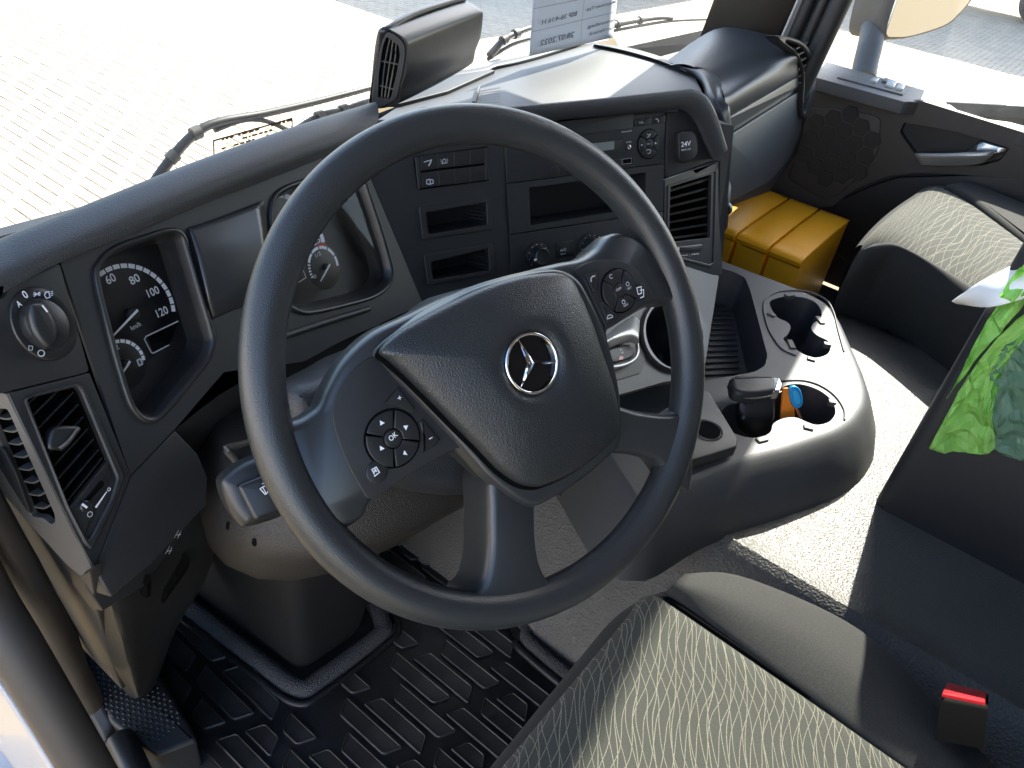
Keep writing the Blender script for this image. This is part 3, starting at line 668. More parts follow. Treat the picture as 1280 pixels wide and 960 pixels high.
# --- radio
radio_o = [(632, 158), (831, 139.5), (829, 204), (632.5, 229)]
radio = slab('radio', ST, rnd(ST.uvs(radio_o), .0012, 2), .0015, -.01, BLACK, dash, r=.0006)
box2 = lambda nm, pts, h1, h0, m, par, r=.0008, P=ST, rr=.0006: slab(nm, P, rnd(P.uvs(pts), r, 3), h1, h0, m, par, r=rr)
box2('cassette_flap', [s6(40, 165), s6(655, 92), s6(652, 175), s6(40, 255)], .0035, 0, BLACK, radio)
box2('button', [s6(664, 128), s6(750, 115), s6(749, 155), s6(663, 168)], .0038, 0, BTN, radio); box2('button', [s6(753, 114), s6(829, 104), s6(828, 143), s6(752, 154)], .0038, 0, BTN, radio)
text('lettering', 'TEL', ST, s6(692, 151), s6(717, 147), .004, ICON, radio, height=.0022)
stroke(ST, [s6(784, 127), s6(792, 124), s6(800, 136), s6(797, 143)], .001, .0041, ICON, radio)
box2('display_bezel', [s6(180, 275), s6(602, 232), s6(560, 305), s6(200, 350)], .003, 0, BLACK, radio)
box2('display', [s6(235, 281), s6(550, 246), s6(548, 291), s6(235, 331)], .0036, .001, LCD, radio, rr=.0002)
text('lettering', 'Bluetooth', ST, s6(598, 200), s6(652, 192), .0036, ICON, radio, height=.0019)
text('lettering', 'MIC', ST, s6(192, 246), s6(216, 243), .0036, ICON, radio, height=.0017)
text('lettering', 'AUX', ST, s6(622, 256), s6(650, 252), .0018, ICON, radio, height=.0018)
u, v = ST.uv(*s6(637, 279), .002); lathe('socket', ST, u, v, [(.0036, .0015), (.0036, .003), (.0024, .0034), (.0015, .003), (.0015, -.002)], SATIN, radio, seg=20)
labs = ['1', '2', '3', '4', '5', '6']
for k in range(6):
    x0 = 595 - (6 - k) * 69; x1 = x0 + 66; f = lambda x: 344 + (595 - x) * .115
    box2('preset_button', [s6(x0, f(x0)), s6(x1, f(x1)), s6(x1, f(x1) + 36), s6(x0, f(x0) + 36)], .0035, 0, BTN, radio)
    if k > 2: text('lettering', labs[k], ST, s6(x0 + 28, f(x0) + 24), s6(x0 + 36, f(x0) + 23), .0038, ICON, radio, height=.0024)
box2('usb_socket', [s6(603, 347), s6(650, 341), s6(650, 363), s6(604, 369)], .0032, .001, PIT, radio)
stroke(ST, [s6(600, 345), s6(652, 338), s6(652, 366), s6(602, 372), s6(600, 345)], .0004, .0034, ICON, radio)
dpad(ST, s6(745, 262), [s6(685, 268), s6(803, 255), s6(746, 188), s6(744, 335)], [s6(695, 215), s6(790, 210), s6(790, 305), s6(700, 312)], .36, radio, .0016, lift=.002)
stroke(ST, [s6(738, 208), s6(747, 214), s6(756, 206), s6(748, 222), s6(738, 226)], .0009, .0042, ICON, radio); stroke(ST, [s6(733, 298), s6(741, 292), s6(752, 293), s6(757, 300), s6(752, 312), s6(740, 314)], .0009, .0042, ICON, radio)
polys('symbol', ST, [[s6(702, 267), s6(711, 261), s6(711, 272)], [s6(780, 252), s6(780, 263), s6(791, 257)]], .0042, ICON, radio)
text('lettering', 'SRC', ST, s6(735, 265), s6(754, 263), .0044, ICON, radio, height=.0016)

# --- open compartment row
scr = [s6(90, 500), s6(728, 416), s6(722, 605), s6(98, 706)]
plate('compartment_panel', ST, rnd(ST.uvs([(632.5, 230), (829, 205), (828, 264), (636.5, 293)]), .001, 2), [rnd(ST.uvs(scr), .003, 3)], .0015, -.004, BLACK, dash, bevel=.0006)
pk = pocket('compartment', ST, rnd(ST.uvs(scr), .003, 3), -.001, -.06, BLACK2, dash, shrink=.001)
# --- climate panel
box2('climate_panel', [(636.5, 294), (828, 265), (826.5, 324), (826, 345), (650, 400), (641, 400)], .0015, -.006, BLACK, dash); clim = bpy.data.objects['climate_panel']
for (x, y, a) in ((669.8, 319, 188), (735.5, 307, 60), (806.5, 291, -40)):
    u, v = ST.uv(x, y); rk = .0205
    k_ = lathe('climate_knob', ST, u, v, [(rk, .0015), (rk, .004), (rk * .96, .0055), (rk * .7, .006), (rk * .66, .010), (rk * .62, .017), (rk * .55, .0185), (rk * .45, .018)], BTN, clim, seg=48)
    q = [arcseg((u, v), rk * .80 - .0004, rk * .80 + .0012, a_ - 2.4, a_ + 2.4, 2) for a_ in range(-60, 250, 31)]
    polys('scale_dots', ST, q, .0063, ICON, k_, px=False)
    polys('pointer_mark', ST, [arcseg((u, v), rk * .57, rk * .80, a - 6, a + 6, 2)], .0187, WHITEP, k_, px=False)
box2('button', [s6(235, 800), s6(330, 785), s6(330, 870), s6(240, 885)], .003, 0, BTN, clim)
text('lettering', 'A/C', ST, s6(262, 850), s6(297, 843), .0032, ICON, clim, height=.004); text('lettering', 'MAX', ST, s6(266, 866), s6(292, 862), .0032, ICON, clim, height=.0018)

# --- 24 V socket panel and right air vent
box2('socket_panel', [s6(843, 88), s6(955, 82), s6(1000, 105), s6(1050, 175), s6(1122, 340), s6(835, 447)], .002, -.006, BLACK, dash, r=.006, P=ST)
sp = bpy.data.objects['socket_panel']
u, v = ST.uv(*s6(952, 278)); sock = lathe('power_socket', ST, u, v, [(.0205, .002), (.0205, .005), (.019, .0075), (.0155, .008), (.015, .004)], SATD, sp, seg=48, sy=1.12)
slab('socket_cap', ST, smooth(ST.uvs([s6(905, 205), s6(930, 196), s6(975, 193), s6(1000, 215), s6(1004, 270), s6(1000, 320), s6(975, 352), s6(935, 362), s6(908, 345), s6(903, 280)], .008), 4), .0115, .003, BTN, sock, r=.0015)
text('lettering', '24V', ST, s6(922, 278), s6(975, 270), .0117, WHITEP, sock, height=.0075); text('lettering', 'MAX.15A', ST, s6(924, 300), s6(976, 292), .0117, ICON, sock, height=.0026)
vo = [(830, 225), (898, 201), (906, 199), (901, 343), (889, 343.5), (829, 322)]
vi = [sR(122, 178), sR(292, 125), sR(286, 388), sR(112, 408)]
plate('air_vent', RV, rnd(RV.uvs(vo), .002, 2), [rnd(RV.uvs(vi), .003, 3)], .002, -.004, BLACK, dash, bevel=.0008); rv = bpy.data.objects['air_vent']
ring('vent_frame', RV, rnd(RV.uvs([sR(108, 172), sR(316, 100), sR(306, 500), sR(284, 512), sR(104, 464)]), .002, 3),
     rnd(RV.uvs([sR(117, 179), sR(305, 114), sR(296, 489), sR(282, 498), sR(112, 455)]), .002, 3), .0042, .001, BLACK, rv, r=.001)
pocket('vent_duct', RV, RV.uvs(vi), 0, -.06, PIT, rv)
for k in range(7):
    t = (k + .35) / 7; a = mid(vi[0], vi[3], t); b = mid(vi[1], vi[2], t)
    A_, B_ = RV.hit(*a, -.004), RV.hit(*b, -.004); Q = Pl(A_, B_ - A_, RV.ey); L = (B_ - A_).length
    vs = [Q.pt(0, 0, 0), Q.pt(L, 0, 0), Q.pt(L, -.004, -.016), Q.pt(0, -.004, -.016), Q.pt(0, -.0042, -.001), Q.pt(L, -.0042, -.001), Q.pt(L, -.0072, -.016), Q.pt(0, -.0072, -.016)]
    link('slat', vs, [(0, 1, 2, 3), (7, 6, 5, 4), (0, 4, 5, 1), (1, 5, 6, 2), (2, 6, 7, 3), (3, 7, 4, 0)], BTN, rv)
slab('vent_slider', RV, rnd(RV.uvs([sR(155, 424), sR(248, 414), sR(246, 440), sR(157, 449)]), .002), .005, 0, BTN, rv, r=.001)
polys('slider_mark', RV, [[sR(157, 426), sR(163, 425), sR(163, 446), sR(158, 447)]], .0053, WHITEP, rv)
stroke(RV, [sR(172, 462), sR(198, 459)], .0012, .0045, ICON, rv); stroke(RV, [sR(206, 458), sR(206, 466)], .0009, .0045, ICON, rv); stroke(RV, [sR(214, 457), sR(243, 454)], .0016, .0045, ICON, rv)
# right end of the stack: side wall with thumb wheel
RS = [RV.hit(905, 199), RV.hit(901, 343)]
fw = Vector((.10, .98, 0)) * .32
link('stack_side', [RS[0] + Vector((0, 0, .06)), RS[1], RS[1] + fw, RS[0] + fw + Vector((0, 0, .06)), RS[0] + Vector((-.02, .03, .06)), RS[1] + Vector((-.02, .01, 0)), RS[1] + fw + Vector((-.02, 0, 0)), RS[0] + fw + Vector((-.02, 0, .06))],
     [(0, 1, 2, 3), (7, 6, 5, 4), (0, 4, 5, 1), (1, 5, 6, 2), (2, 6, 7, 3), (3, 7, 4, 0)], BLACK, dash)
SS = p3(RS[1] + Vector((.002, 0, 0)), RS[1] + fw + Vector((.002, 0, 0)), RS[0] + Vector((.002, 0, 0)))
loft('side_pod', [[RV.hit(*sR(338, 180), .001), RV.hit(*sR(335, 350), .001)], [RV.hit(*sR(352, 110), .001), RV.hit(*sR(342, 372), .001)], [RV.hit(*sR(378, 180), .002), RV.hit(*sR(362, 345), .002)], [RV.hit(*sR(372, 180), -.06), RV.hit(*sR(358, 345), -.06)]], BLACK, dash, 2, 3, thick=.003)
lathe('thumb_wheel', Pl(RV.hit(*sR(352, 268), -.004), RV.n, RV.ey), 0, 0, [(.010, -.005), (.0125, -.005), (.013, -.004), (.013, .004), (.0125, .005), (.010, .005)], BTN, dash, seg=30)
polys('symbol', RV, [[sR(345, 180), sR(358, 178), sR(358, 198), sR(346, 200)]], .0035, ICON, dash)

# --- lower stack panel with cup ring and parking brake
L0, L1 = RV.hit(829, 323, 0), RV.hit(901, 345, 0)
LS = p3(L0, L1, at(872, 478, z=-.275))
low = plate('lower_stack_panel', LS, rnd(LS.uvs([(640, 385), (700, 340), (829, 323.5), (899, 344), (884, 440), (880, 462), (868, 474), (832, 477), (772, 494), (690, 505)]), .004, 2), [LS.uvs(pe((839, 420), 37, 44, -18))], 0, -.012, GREY, dash, bevel=.002)
rg = ring('cup_ring', LS, LS.uvs(pe((839, 420), 41, 48, -18)), LS.uvs(pe((838, 421), 34, 41, -18)), .008, -.005, BTN, low, r=.003)
pocket('cup_well', LS, LS.uvs(pe((838, 421), 34, 41, -18)), .0, -.07, BTN, low, shrink=.006)
pb = slab('brake_lever_mount', LS, rnd(LS.uvs([(745, 395), (802, 385), (806, 450), (800, 467), (765, 478), (745, 482)]), .005), .0015, -.003, GREY, low, r=.001)
loft('parking_brake_lever', [[LS.hit(x, y, h) for x, y in ((757, 420), (775, 405), (792, 395), (800, 400))] for h in (.001,)] + [[LS.hit(x, y, .02) for x, y in ((758, 426), (773, 418), (790, 414), (799, 420))], [LS.hit(x, y, .012) for x, y in ((760, 436), (775, 430), (788, 428), (797, 432))]], SILVP, pb, 4, 4, thick=.004)
slab('brake_button', LS, smooth(LS.uvs([(757, 440), (770, 434), (788, 431), (792, 438), (788, 447), (770, 453), (759, 452)], .004), 4), .006, 0, TAUPE, pb, r=.002)
tube('brake_lever_rim', [LS.hit(796, 430, .006), LS.hit(797, 440, .008), LS.hit(792, 450, .008), LS.hit(778, 457, .008), LS.hit(760, 460, .006)], .0028, SILVP, pb)
polys('brake_symbol', LS, [[(774, 446), (779, 445), (779, 449), (774, 450)]], .0063, RED, pb); outl(LS, (777, 439), .0035, .0063, ICON, pb)
# knee panel with two bolts beside the tunnel
KB = p3(at(776, 540, z=-.30), at(700, 640, z=-.43), at(828, 565, z=-.385))
kb = slab('knee_panel', KB, rnd(KB.uvs([(690, 612), (726, 649), (812, 634), (822, 605), (830, 560), (790, 535), (690, 545)]), .006), 0, -.02, TAUPE, dash, r=.002)
stroke(KB, [(778, 580), (834, 606)], .001, .0004, PIT, kb, name='seam')
for x, y in ((714, 630), (782, 619)):
    u, v = KB.uv(x, y); lathe('recessed_bolt', KB, u, v, [(.0085, .0004), (.0078, .0016), (.006, .0008), (.0048, .0012), (.0045, .004), (.002, .004), (.0018, .001)], SATIN if 0 else BTN, kb, seg=24)
    lathe('bolt_head', KB, u, v, [(.0040, .004), (.0036, .0048), (.0018, .0048), (.0016, .0035)], SATIN, kb, seg=18)

# --- instrument cluster -------------------------------------------------
win1 = smooth(CL.uvs([(123, 350), (127, 330), (145, 313), (180, 300), (210, 291), (225, 295), (232, 314), (246, 362), (262, 415), (263, 432), (256, 450), (240, 470), (205, 512), (188, 523), (172, 514), (160, 490), (140, 420)]), 4)
win2 = smooth(CL.uvs([(340, 262), (352, 240), (400, 222), (437, 207), (450, 216), (460, 245), (472, 280), (484, 320), (488, 340), (484, 355), (466, 369), (432, 379), (392, 388), (374, 387), (358, 376), (350, 350), (342, 300)]), 4)
clo = [(75, 326), (95, 300), (160, 260), (340, 190), (452, 175), (456, 205), (529.5, 381), (500, 393), (420, 430), (380, 452), (280, 465), (218, 537), (163, 594), (150, 556), (112, 440)]
plate('instrument_cluster', CL, CL.uvs(clo), [win1, win2], 0, -.006, BLACK, dash, bevel=.0008); clu = bpy.data.objects['instrument_cluster']
DZ = -.030
for w, sh in ((win1, .006), (win2, .006)):
    n = len(w); w = ccw(w); vs = []
    for d, h in ((-.0045, .002), (-.003, .0036), (-.001, .0035), (.0012, .001), (.004, -.012), (.008, DZ + .001)): vs += [CL.pt(a, b, h) for a, b in inset(w, d)]
    vs += [CL.pt(a, b, -.001) for a, b in inset(w, -.005)]
    fs = []
    for k in [6] + list(range(5)):
        k2 = 0 if k == 6 else k + 1
        for i in range(n): j = (i + 1) % n; fs.append((k * n + i, k * n + j, k2 * n + j, k2 * n + i))
    link('gauge_bezel', vs, fs, BTN, clu, sharp=70)
    link('gauge_lens', [CL.pt(a, b, -.008) for a, b in inset(w, .0025)], [tuple(range(n))], LENS, clu)
DIAL = mat('dial_face', (.009, .009, .010), .45)
DIAL2 = mat('dial_disc', (.004, .004, .005), .4)
link('dial_face', [CL.pt(a, b, DZ) for a, b in inset(ccw(win1), -.002)], [tuple(range(len(win1)))], DIAL, clu)
link('dial_face', [CL.pt(a, b, DZ) for a, b in inset(ccw(win2), -.002)], [tuple(range(len(win2)))], DIAL, clu)
H1 = DZ + .0012
def gauge(c, rp, a_start, a_end, n, w, m=WHITEP, gap=.16, rfac=1.0, parent=clu, name='scale_marks'):
    cu_ = CL.uv(*c, H1); r_ = (Vector(CL.uv(*rp, H1)) - Vector(cu_)).length * rfac; st_ = (a_end - a_start) / n
    return cu_, r_, polys(name, CL, [arcseg(cu_, r_ - w, r_, a_start + st_ * (i + gap / 2), a_start + st_ * (i + 1 - gap / 2), 3) for i in range(n)], H1, m, parent, px=False)
c1 = (164, 391); a120 = ang(CL, c1, (219, 386), H1); a_top = ang(CL, c1, (158, 335), H1)
cu1 = CL.uv(*c1, H1); r1 = ((Vector(CL.uv(219, 386, H1)) - Vector(cu1)).length + (Vector(CL.uv(158, 333, H1)) - Vector(cu1)).length + (Vector(CL.uv(206, 350, H1)) - Vector(cu1)).length) / 3
slab('speedometer', CL, circ(cu1, r1 * 1.03, 56), DZ + .001, DZ - .002, DIAL2, clu, r=.0006)
n1 = 24; stp = 9.9; a120b = a120 - 4
polys('scale_marks', CL, [arcseg(cu1, r1 * .91, r1, a120b + stp * i + .8, a120b + stp * (i + 1) - .8, 3) for i in range(n1)], H1, WHITEP, clu, px=False)
text('lettering', '120', CL, (197.5, 397), (211, 391), H1, WHITEP, clu, height=.0078); text('lettering', '100', CL, (186, 372), (200, 366), H1, WHITEP, clu, height=.0078)
text('lettering', '80', CL, (164.5, 356.5), (176, 350.5), H1, WHITEP, clu, height=.0078); text('lettering', '60', CL, (135, 356), (146, 350), H1, WHITEP, clu, height=.0078); text('lettering', '40', CL, (112, 374), (123.5, 368), H1, WHITEP, clu, height=.0078)
text('lettering', 'km/h', CL, (164.5, 413), (176.5, 407), H1, ICON, clu, height=.0045)
def needle(tip, tail, hub, rh, h=.006, w=.0011):
    u, v = CL.uv(*hub, DZ + .002); lathe('needle_hub', CL, u, v, [(rh, DZ + .001), (rh, DZ + .005), (rh * .85, DZ + .006)], BTN, clu, seg=24)
    a, b = Vector(CL.uv(*tip, DZ + h)), Vector(CL.uv(*tail, DZ + h)); n_ = Vector((-(b - a).y, (b - a).x)).normalized() * w
    link('needle', [CL.pt(*(q), DZ + h + dh) for dh in (0, .001) for q in (a + n_ * .5, a - n_ * .5, b - n_, b + n_)], [(0, 1, 2, 3), (4, 5, 6, 7), (0, 4, 5, 1), (1, 5, 6, 2), (2, 6, 7, 3), (3, 7, 4, 0)], NEEDLE, clu)
needle((135, 426), (171.7, 387.5), (164.5, 392.5), .0062)
needle((150, 471), (162, 451.5), (156, 454.5), .0042)
# small fuel gauge and trip display
c3 = (153, 455); cu3 = CL.uv(*c3, H1); r3 = ((Vector(CL.uv(151.5, 427, H1)) - Vector(cu3)).length + (Vector(CL.uv(184, 449, H1)) - Vector(cu3)).length) / 2
slab('fuel_gauge', CL, circ(cu3, r3 * 1.06, 40), DZ + .0011, DZ - .002, DIAL2, clu, r=.0003)
a3 = ang(CL, c3, (184, 450), H1)
polys('scale_marks', CL, [arcseg(cu3, r3 * .86, r3, a3 + 14.5 * i + 1.4, a3 + 14.5 * (i + 1) - 1.4, 2) for i in range(9)], H1 + .0002, WHITEP, clu, px=False)
text('lettering', '1/2', CL, (140, 441), (149.5, 435.5), H1 + .0002, ICON, clu, height=.0052)
stroke(CL, [(171.5, 450.5), (175.3, 448.5), (178, 455), (174, 457), (171.5, 450.5)], .0016, H1 + .0003, ICON, clu); stroke(CL, [(176.5, 448.8), (179.3, 452)], .0006, H1 + .0003, ICON, clu)
stroke(CL, [(222.5, 401.5), (182.5, 420.5), (180.5, 424), (189, 440.5), (191.5, 441.5), (211, 431.5)], .0011, H1 + .0002, ICON, clu)
link('trip_display', [CL.hit(x, y, H1) for x, y in ((222, 403), (184, 421.5), (191, 439.5), (213, 429.5))], [(0, 1, 2, 3)], SCREEN, clu)
# rev counter
c2 = (355, 313); cu2 = CL.uv(*c2, H1); r2 = ((Vector(CL.uv(408, 303, H1)) - Vector(cu2)).length + (Vector(CL.uv(384, 262, H1)) - Vector(cu2)).length) / 2
slab('rev_counter', CL, circ(cu2, r2 * 1.03, 56), DZ + .001, DZ - .002, DIAL2, clu, r=.0006)
a25 = ang(CL, c2, (408, 303), H1)
polys('scale_marks', CL, [arcseg(cu2, r2 * .91, r2, a25 + 10.5 * i + .7, a25 + 10.5 * (i + 1) - .7, 3) for i in range(22)], H1, WHITEP, clu, px=False)
polys('red_mark', CL, [arcseg(cu2, r2 * .80, r2 * 1.0, a25 - 3, a25 - .3, 2)], H1 + .0002, REDP, clu, px=False)
text('lettering', '20', CL, (382, 282), (389.5, 276.5), H1, WHITEP, clu, height=.0075); text('lettering', '25', CL, (392.5, 307.5), (401, 302), H1, WHITEP, clu, height=.0075)
box2('warning_lamp', [(381, 299.5), (389.5, 296.5), (391, 302), (382.5, 305.5)], DZ + .0013, DZ, mat('unlit_red_lamp', (.09, .006, .008), .4), clu, P=CL, rr=.0002)
needle((361, 315), (373.5, 298), (362, 314), .006)
c4 = (404.5, 333.5); cu4 = CL.uv(*c4, H1); r4 = ((Vector(CL.uv(425, 332, H1)) - Vector(cu4)).length + (Vector(CL.uv(400.5, 311, H1)) - Vector(cu4)).length + (Vector(CL.uv(384, 334, H1)) - Vector(cu4)).length) / 3
slab('pressure_gauge', CL, circ(cu4, r4 * 1.1, 40), DZ + .0011, DZ - .002, DIAL2, clu, r=.0003)
a4 = ang(CL, c4, (425, 333), H1)
polys('scale_marks', CL, [arcseg(cu4, r4 * .86, r4, a4 + 34 * i + 2, a4 + 34 * (i + 1) - 2, 6) for i in range(5)] + [arcseg(cu4, r4 * .84, r4, a4 + 172 + 9 * i, a4 + 172 + 9 * i + 5, 2) for i in range(5)], H1 + .0002, WHITEP, clu, px=False)
text('lettering', '1/2', CL, (395, 322), (401.5, 318), H1 + .0002, ICON, clu, height=.0045); text('lettering', '0', CL, (393, 349), (396, 346), H1 + .0002, ICON, clu, height=.0045)
needle((400.6, 351.5), (412, 330.5), (407.5, 333), .0035)
box2('trip_screen', [(352, 345), (374, 331), (381, 346), (365, 356), (353, 356)], DZ + .0014, DZ, mat('lit_grey_display', (.45, .50, .50), .3), clu, P=CL, rr=.0002)
stroke(CL, [(350, 343.5), (375.5, 329), (382.5, 347), (366, 357.5)], .0009, DZ + .0016, ICON, clu)
# centre display panel between the gauges
HD = CL
loft('display_cover', [[CL.hit(236, 284, .002), CL.hit(262, 276, .002), CL.hit(330, 250, .002)], [CL.hit(248, 322, .009), CL.hit(285, 310, .010), CL.hit(335, 300, .009)], [CL.hit(260, 372, .008), CL.hit(295, 358, .010), CL.hit(338, 345, .008)], [CL.hit(267, 399, .001), CL.hit(300, 385, .001), CL.hit(345, 372, .001)]], mat('smoked_display', (.03, .032, .034), .28), clu, 4, 4, thick=.002)

# --- light switch panel and left air vent
box2('light_switch_panel', [(-20, 380), (5, 372), (9, 362), (73.5, 328.5), (111, 465), (8, 489.5), (-25, 498)], .001, -.006, BLACK, dash, r=.004, P=CL); lp = bpy.data.objects['light_switch_panel']
u, v = CL.uv(53.5, 405); rr_ = (Vector(CL.uv(91, 400)) - Vector((u, v))).length
lathe('switch_dial', CL, u, v, [(rr_, .001), (rr_, .0025), (rr_ * .96, .0035), (rr_ * .72, .0042), (rr_ * .70, .004)], BTN, lp, seg=48, sx=.99, sy=1.27)
u2, v2 = CL.uv(53.5, 405.5, .004); kn = lathe('light_switch', CL, u2, v2, [(rr_ * .70, .003), (rr_ * .70, .010), (rr_ * .66, .013), (rr_ * .60, .014)], BTN, lp, seg=40, sy=1.22)
slab('switch_grip', CL, smooth(CL.uvs([(36, 384), (45, 379), (56, 381), (68, 400), (72, 420), (66, 433), (54, 433), (40, 412)], .018), 4), .021, .012, BTN, kn, r=.004)
stroke(CL, [(53, 382), (59, 389.5)], .0014, .0216, WHITEP, kn)
hi = .0045
text('lettering', 'A', CL, (23.3, 384.5), (28, 382), hi, WHITEP, lp, height=.0052); text('lettering', '0', CL, (31.5, 373.5), (36, 371), hi, WHITEP, lp, height=.0062)
stroke(CL, [(42.5, 370.5), (50, 365)], .0008, hi, WHITEP, lp); stroke(CL, [(42.5, 365.5), (50, 369.5)], .0008, hi, WHITEP, lp); stroke(CL, [(42, 368), (50.5, 367.3)], .0008, hi, WHITEP, lp)
stroke(CL, [(61, 364.5), (62.5, 371.5), (58, 373), (55.5, 369), (57, 365.5), (61, 364.5)], .0009, hi, WHITEP, lp)
for dy in (0, 2.5, 5): stroke(CL, [(63.5, 365 + dy), (66, 364 + dy)], .0006, hi, WHITEP, lp)
outl(CL, (71.5, 403.5), .0018, hi, ICON, lp)
for a_ in range(0, 360, 45): stroke(CL, [(71.5 + 3 * math.cos(rad(a_)), 403.5 + 3 * math.sin(rad(a_))), (71.5 + 5 * math.cos(rad(a_)), 403.5 + 5 * math.sin(rad(a_)))], .0005, hi, ICON, lp)
stroke(CL, [(36, 432), (41, 433), (40, 438), (36, 437.5), (36, 432)], .0006, hi, ICON, lp); outl(CL, (51.5, 441.5), .003, hi, ICON, lp)
dashvent = [sV(134, 92), sV(150, 72), sV(400, 14), sV(425, 40), sV(575, 405), sV(360, 665)]
vo2 = [(9.5, 491.5), (111, 466.5), (162.5, 593.5), (117.5, 711), (96, 672), (62, 602)]
plate('air_vent', CL, CL.uvs(vo2), [rnd(CL.uvs(dashvent), .003, 3)], .001, -.005, BLACK, dash, bevel=.0006); lv = bpy.data.objects['air_vent.001']
ring('vent_frame', CL, rnd(CL.uvs([sV(118, 82), sV(145, 60), sV(400, -2), sV(440, 20), sV(655, 492), sV(600, 640), sV(480, 885), sV(440, 850), sV(345, 665)]), .003, 4),
     rnd(CL.uvs([sV(132, 92), sV(150, 75), sV(398, 14), sV(418, 36), sV(612, 500), sV(580, 610), sV(465, 830), sV(448, 815), sV(360, 650)]), .003, 4), .0045, 0, BLACK, lv, r=.0015)
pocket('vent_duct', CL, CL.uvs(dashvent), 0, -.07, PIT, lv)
for k, ((x0, y0), (x1, y1)) in enumerate((((150, 110), (215, 55)), ((160, 188), (318, 32)), ((188, 258), (396, 45)), ((215, 328), (422, 110)), ((243, 392), (448, 178)), ((270, 460), (472, 240)), ((300, 522), (502, 295)), ((328, 588), (528, 352)), ((352, 640), (550, 395)))):
    A_, B_ = CL.hit(*sV(x0, y0), -.003), CL.hit(*sV(x1, y1), -.003); e = (B_ - A_).normalized(); dn = -CL.n * .018 + CL.n.cross(e) * -.003; th = CL.n.cross(e) * .0012
    vs = [A_, B_, B_ + dn, A_ + dn, A_ + th, B_ + th, B_ + dn + th, A_ + dn + th]
    link('slat', vs, [(0, 1, 2, 3), (7, 6, 5, 4), (0, 4, 5, 1), (1, 5, 6, 2), (2, 6, 7, 3), (3, 7, 4, 0)], BTN, lv)
slab('vent_grip', CL, smooth(CL.uvs([sV(265, 265), sV(300, 228), sV(400, 222), sV(428, 232), sV(425, 255), sV(345, 350), sV(315, 352), sV(255, 345)], .004), 4), .006, -.004, BTN, lv, r=.003)
tube('grip_trim', [CL.hit(*sV(318, 345), .0072), CL.hit(*sV(370, 300), .008), CL.hit(*sV(415, 240), .0072)], .0019, SATIN, lv)
slab('vent_slider_plate', CL, rnd(CL.uvs([sV(365, 672), sV(575, 415), sV(600, 490), sV(445, 815)]), .002), .0015, -.004, BTN, lv, r=.0008)
slab('slider_slot', CL, rnd(CL.uvs([sV(440, 625), sV(530, 512), sV(548, 518), sV(550, 540), sV(455, 640)]), .002), .0018, -.002, PIT, lv, r=.0001)
lathe('slider_wheel', CL, *CL.uv(*sV(448, 650), .003), [(.005, .001), (.005, .006), (.004, .007)], BTN, lv, seg=20)
stroke(CL, [sV(440, 642), sV(462, 658)], .002, .0074, WHITEP, lv)
polys('slider_scale', CL, [[sV(505, 657), sV(515, 662), sV(572, 575), sV(568, 572)]], .0018, WHITEP, lv); outl(CL, sV(581, 562), .0016, .0018, WHITEP, lv); outl(CL, sV(480, 695), .0026, .0018, ICON, lv)
# knee bolster under the cluster
K1, K2, K3 = CL.hit(163, 594.5, -.002), CL.hit(218, 537, -.002), CL.hit(118, 711, -.002)
KN = p3(K3, K1, K2); 
if KN.n.dot(CAM - KN.o) < 0: KN = Pl(KN.o, KN.ey, KN.ex)
slab('knee_bolster', KN, KN.uvs([(118.5, 711.5), (163, 595.5), (219, 538), (248, 568), (260, 597), (258, 632), (195, 700), (140, 746), (135, 741)]), 0, -.03, BLACK, dash, r=.002)
KU = p3(KN.hit(137, 745, -.004), KN.hit(258, 634, -.004), at(178, 862, z=-.50))
if KU.n.dot(CAM - KU.o) < 0: KU = Pl(KU.o, KU.ey, KU.ex)
LE = [(121, 722), (134, 762), (148, 803), (158, 838), (168, 864), (172, 872)]; RE = [(258, 631), (266, 672), (252, 725), (216, 785), (192, 850), (178, 870)]; SE = [(106, 716), (119, 762), (131, 812), (146, 848), (160, 868), (168, 874)]
rows_ = []
for le, re_, se, g_ in zip(LE, RE, SE, (-.022, -.006, 0, 0, 0, 0)):
    rows_.append([KU.hit(*se, -.05 + g_), KU.hit(*se, -.03 + g_), KU.hit(*le, -.010 + g_), KU.hit(*mid(le, re_, .10), -.001 + g_), KU.hit(*mid(le, re_, .5), g_), KU.hit(*re_, g_), KU.hit(re_[0] + 4, re_[1] + 1, -.012 + g_), KU.hit(re_[0] + 4, re_[1], -.05 + g_)])
ku = loft('lower_bolster', rows_, BLACK2, dash, 3, 3, sharp=60)
for q in ([(207, 692), (213, 683), (214, 686)], [(218, 672), (224, 664), (227, 667)]): 
    stroke(KU, [(q[0][0], q[0][1]), (q[0][0] + 5, q[0][1] - 9)], .0009, .0026, ICON, ku); stroke(KU, [(q[0][0] + 4, q[0][1] + 1), (q[0][0] + 8, q[0][1] - 8)], .0009, .0026, ICON, ku); stroke(KU, [(q[0][0] + 2, q[0][1] - 3), (q[0][0] + 8, q[0][1] - 4)], .0007, .0026, ICON, ku)
def sF(x, y): return (x / 2.667, 600 + y / 2.667)
for q in ([(480, 345), (495, 325), (495, 378), (480, 388)],): slab('latch_slot', KU, KU.uvs([sF(*p) for p in q]), .0035, -.01, PIT, ku, r=.0002)
for k in range(4):  # latch and fuse slots: raised slabs, near-black paints their recess shade
    a = mid((545, 370), (625, 255), k / 4 + .02); b = mid((545, 370), (625, 255), (k + 1) / 4 - .02); slab('fuse_slot', KU, KU.uvs([sF(a[0] - 8, a[1] + 38), sF(a[0] + 4, a[1]), sF(b[0] + 4, b[1]), sF(b[0] - 8, b[1] + 38)]), .0035, -.01, PIT, ku, r=.0002)
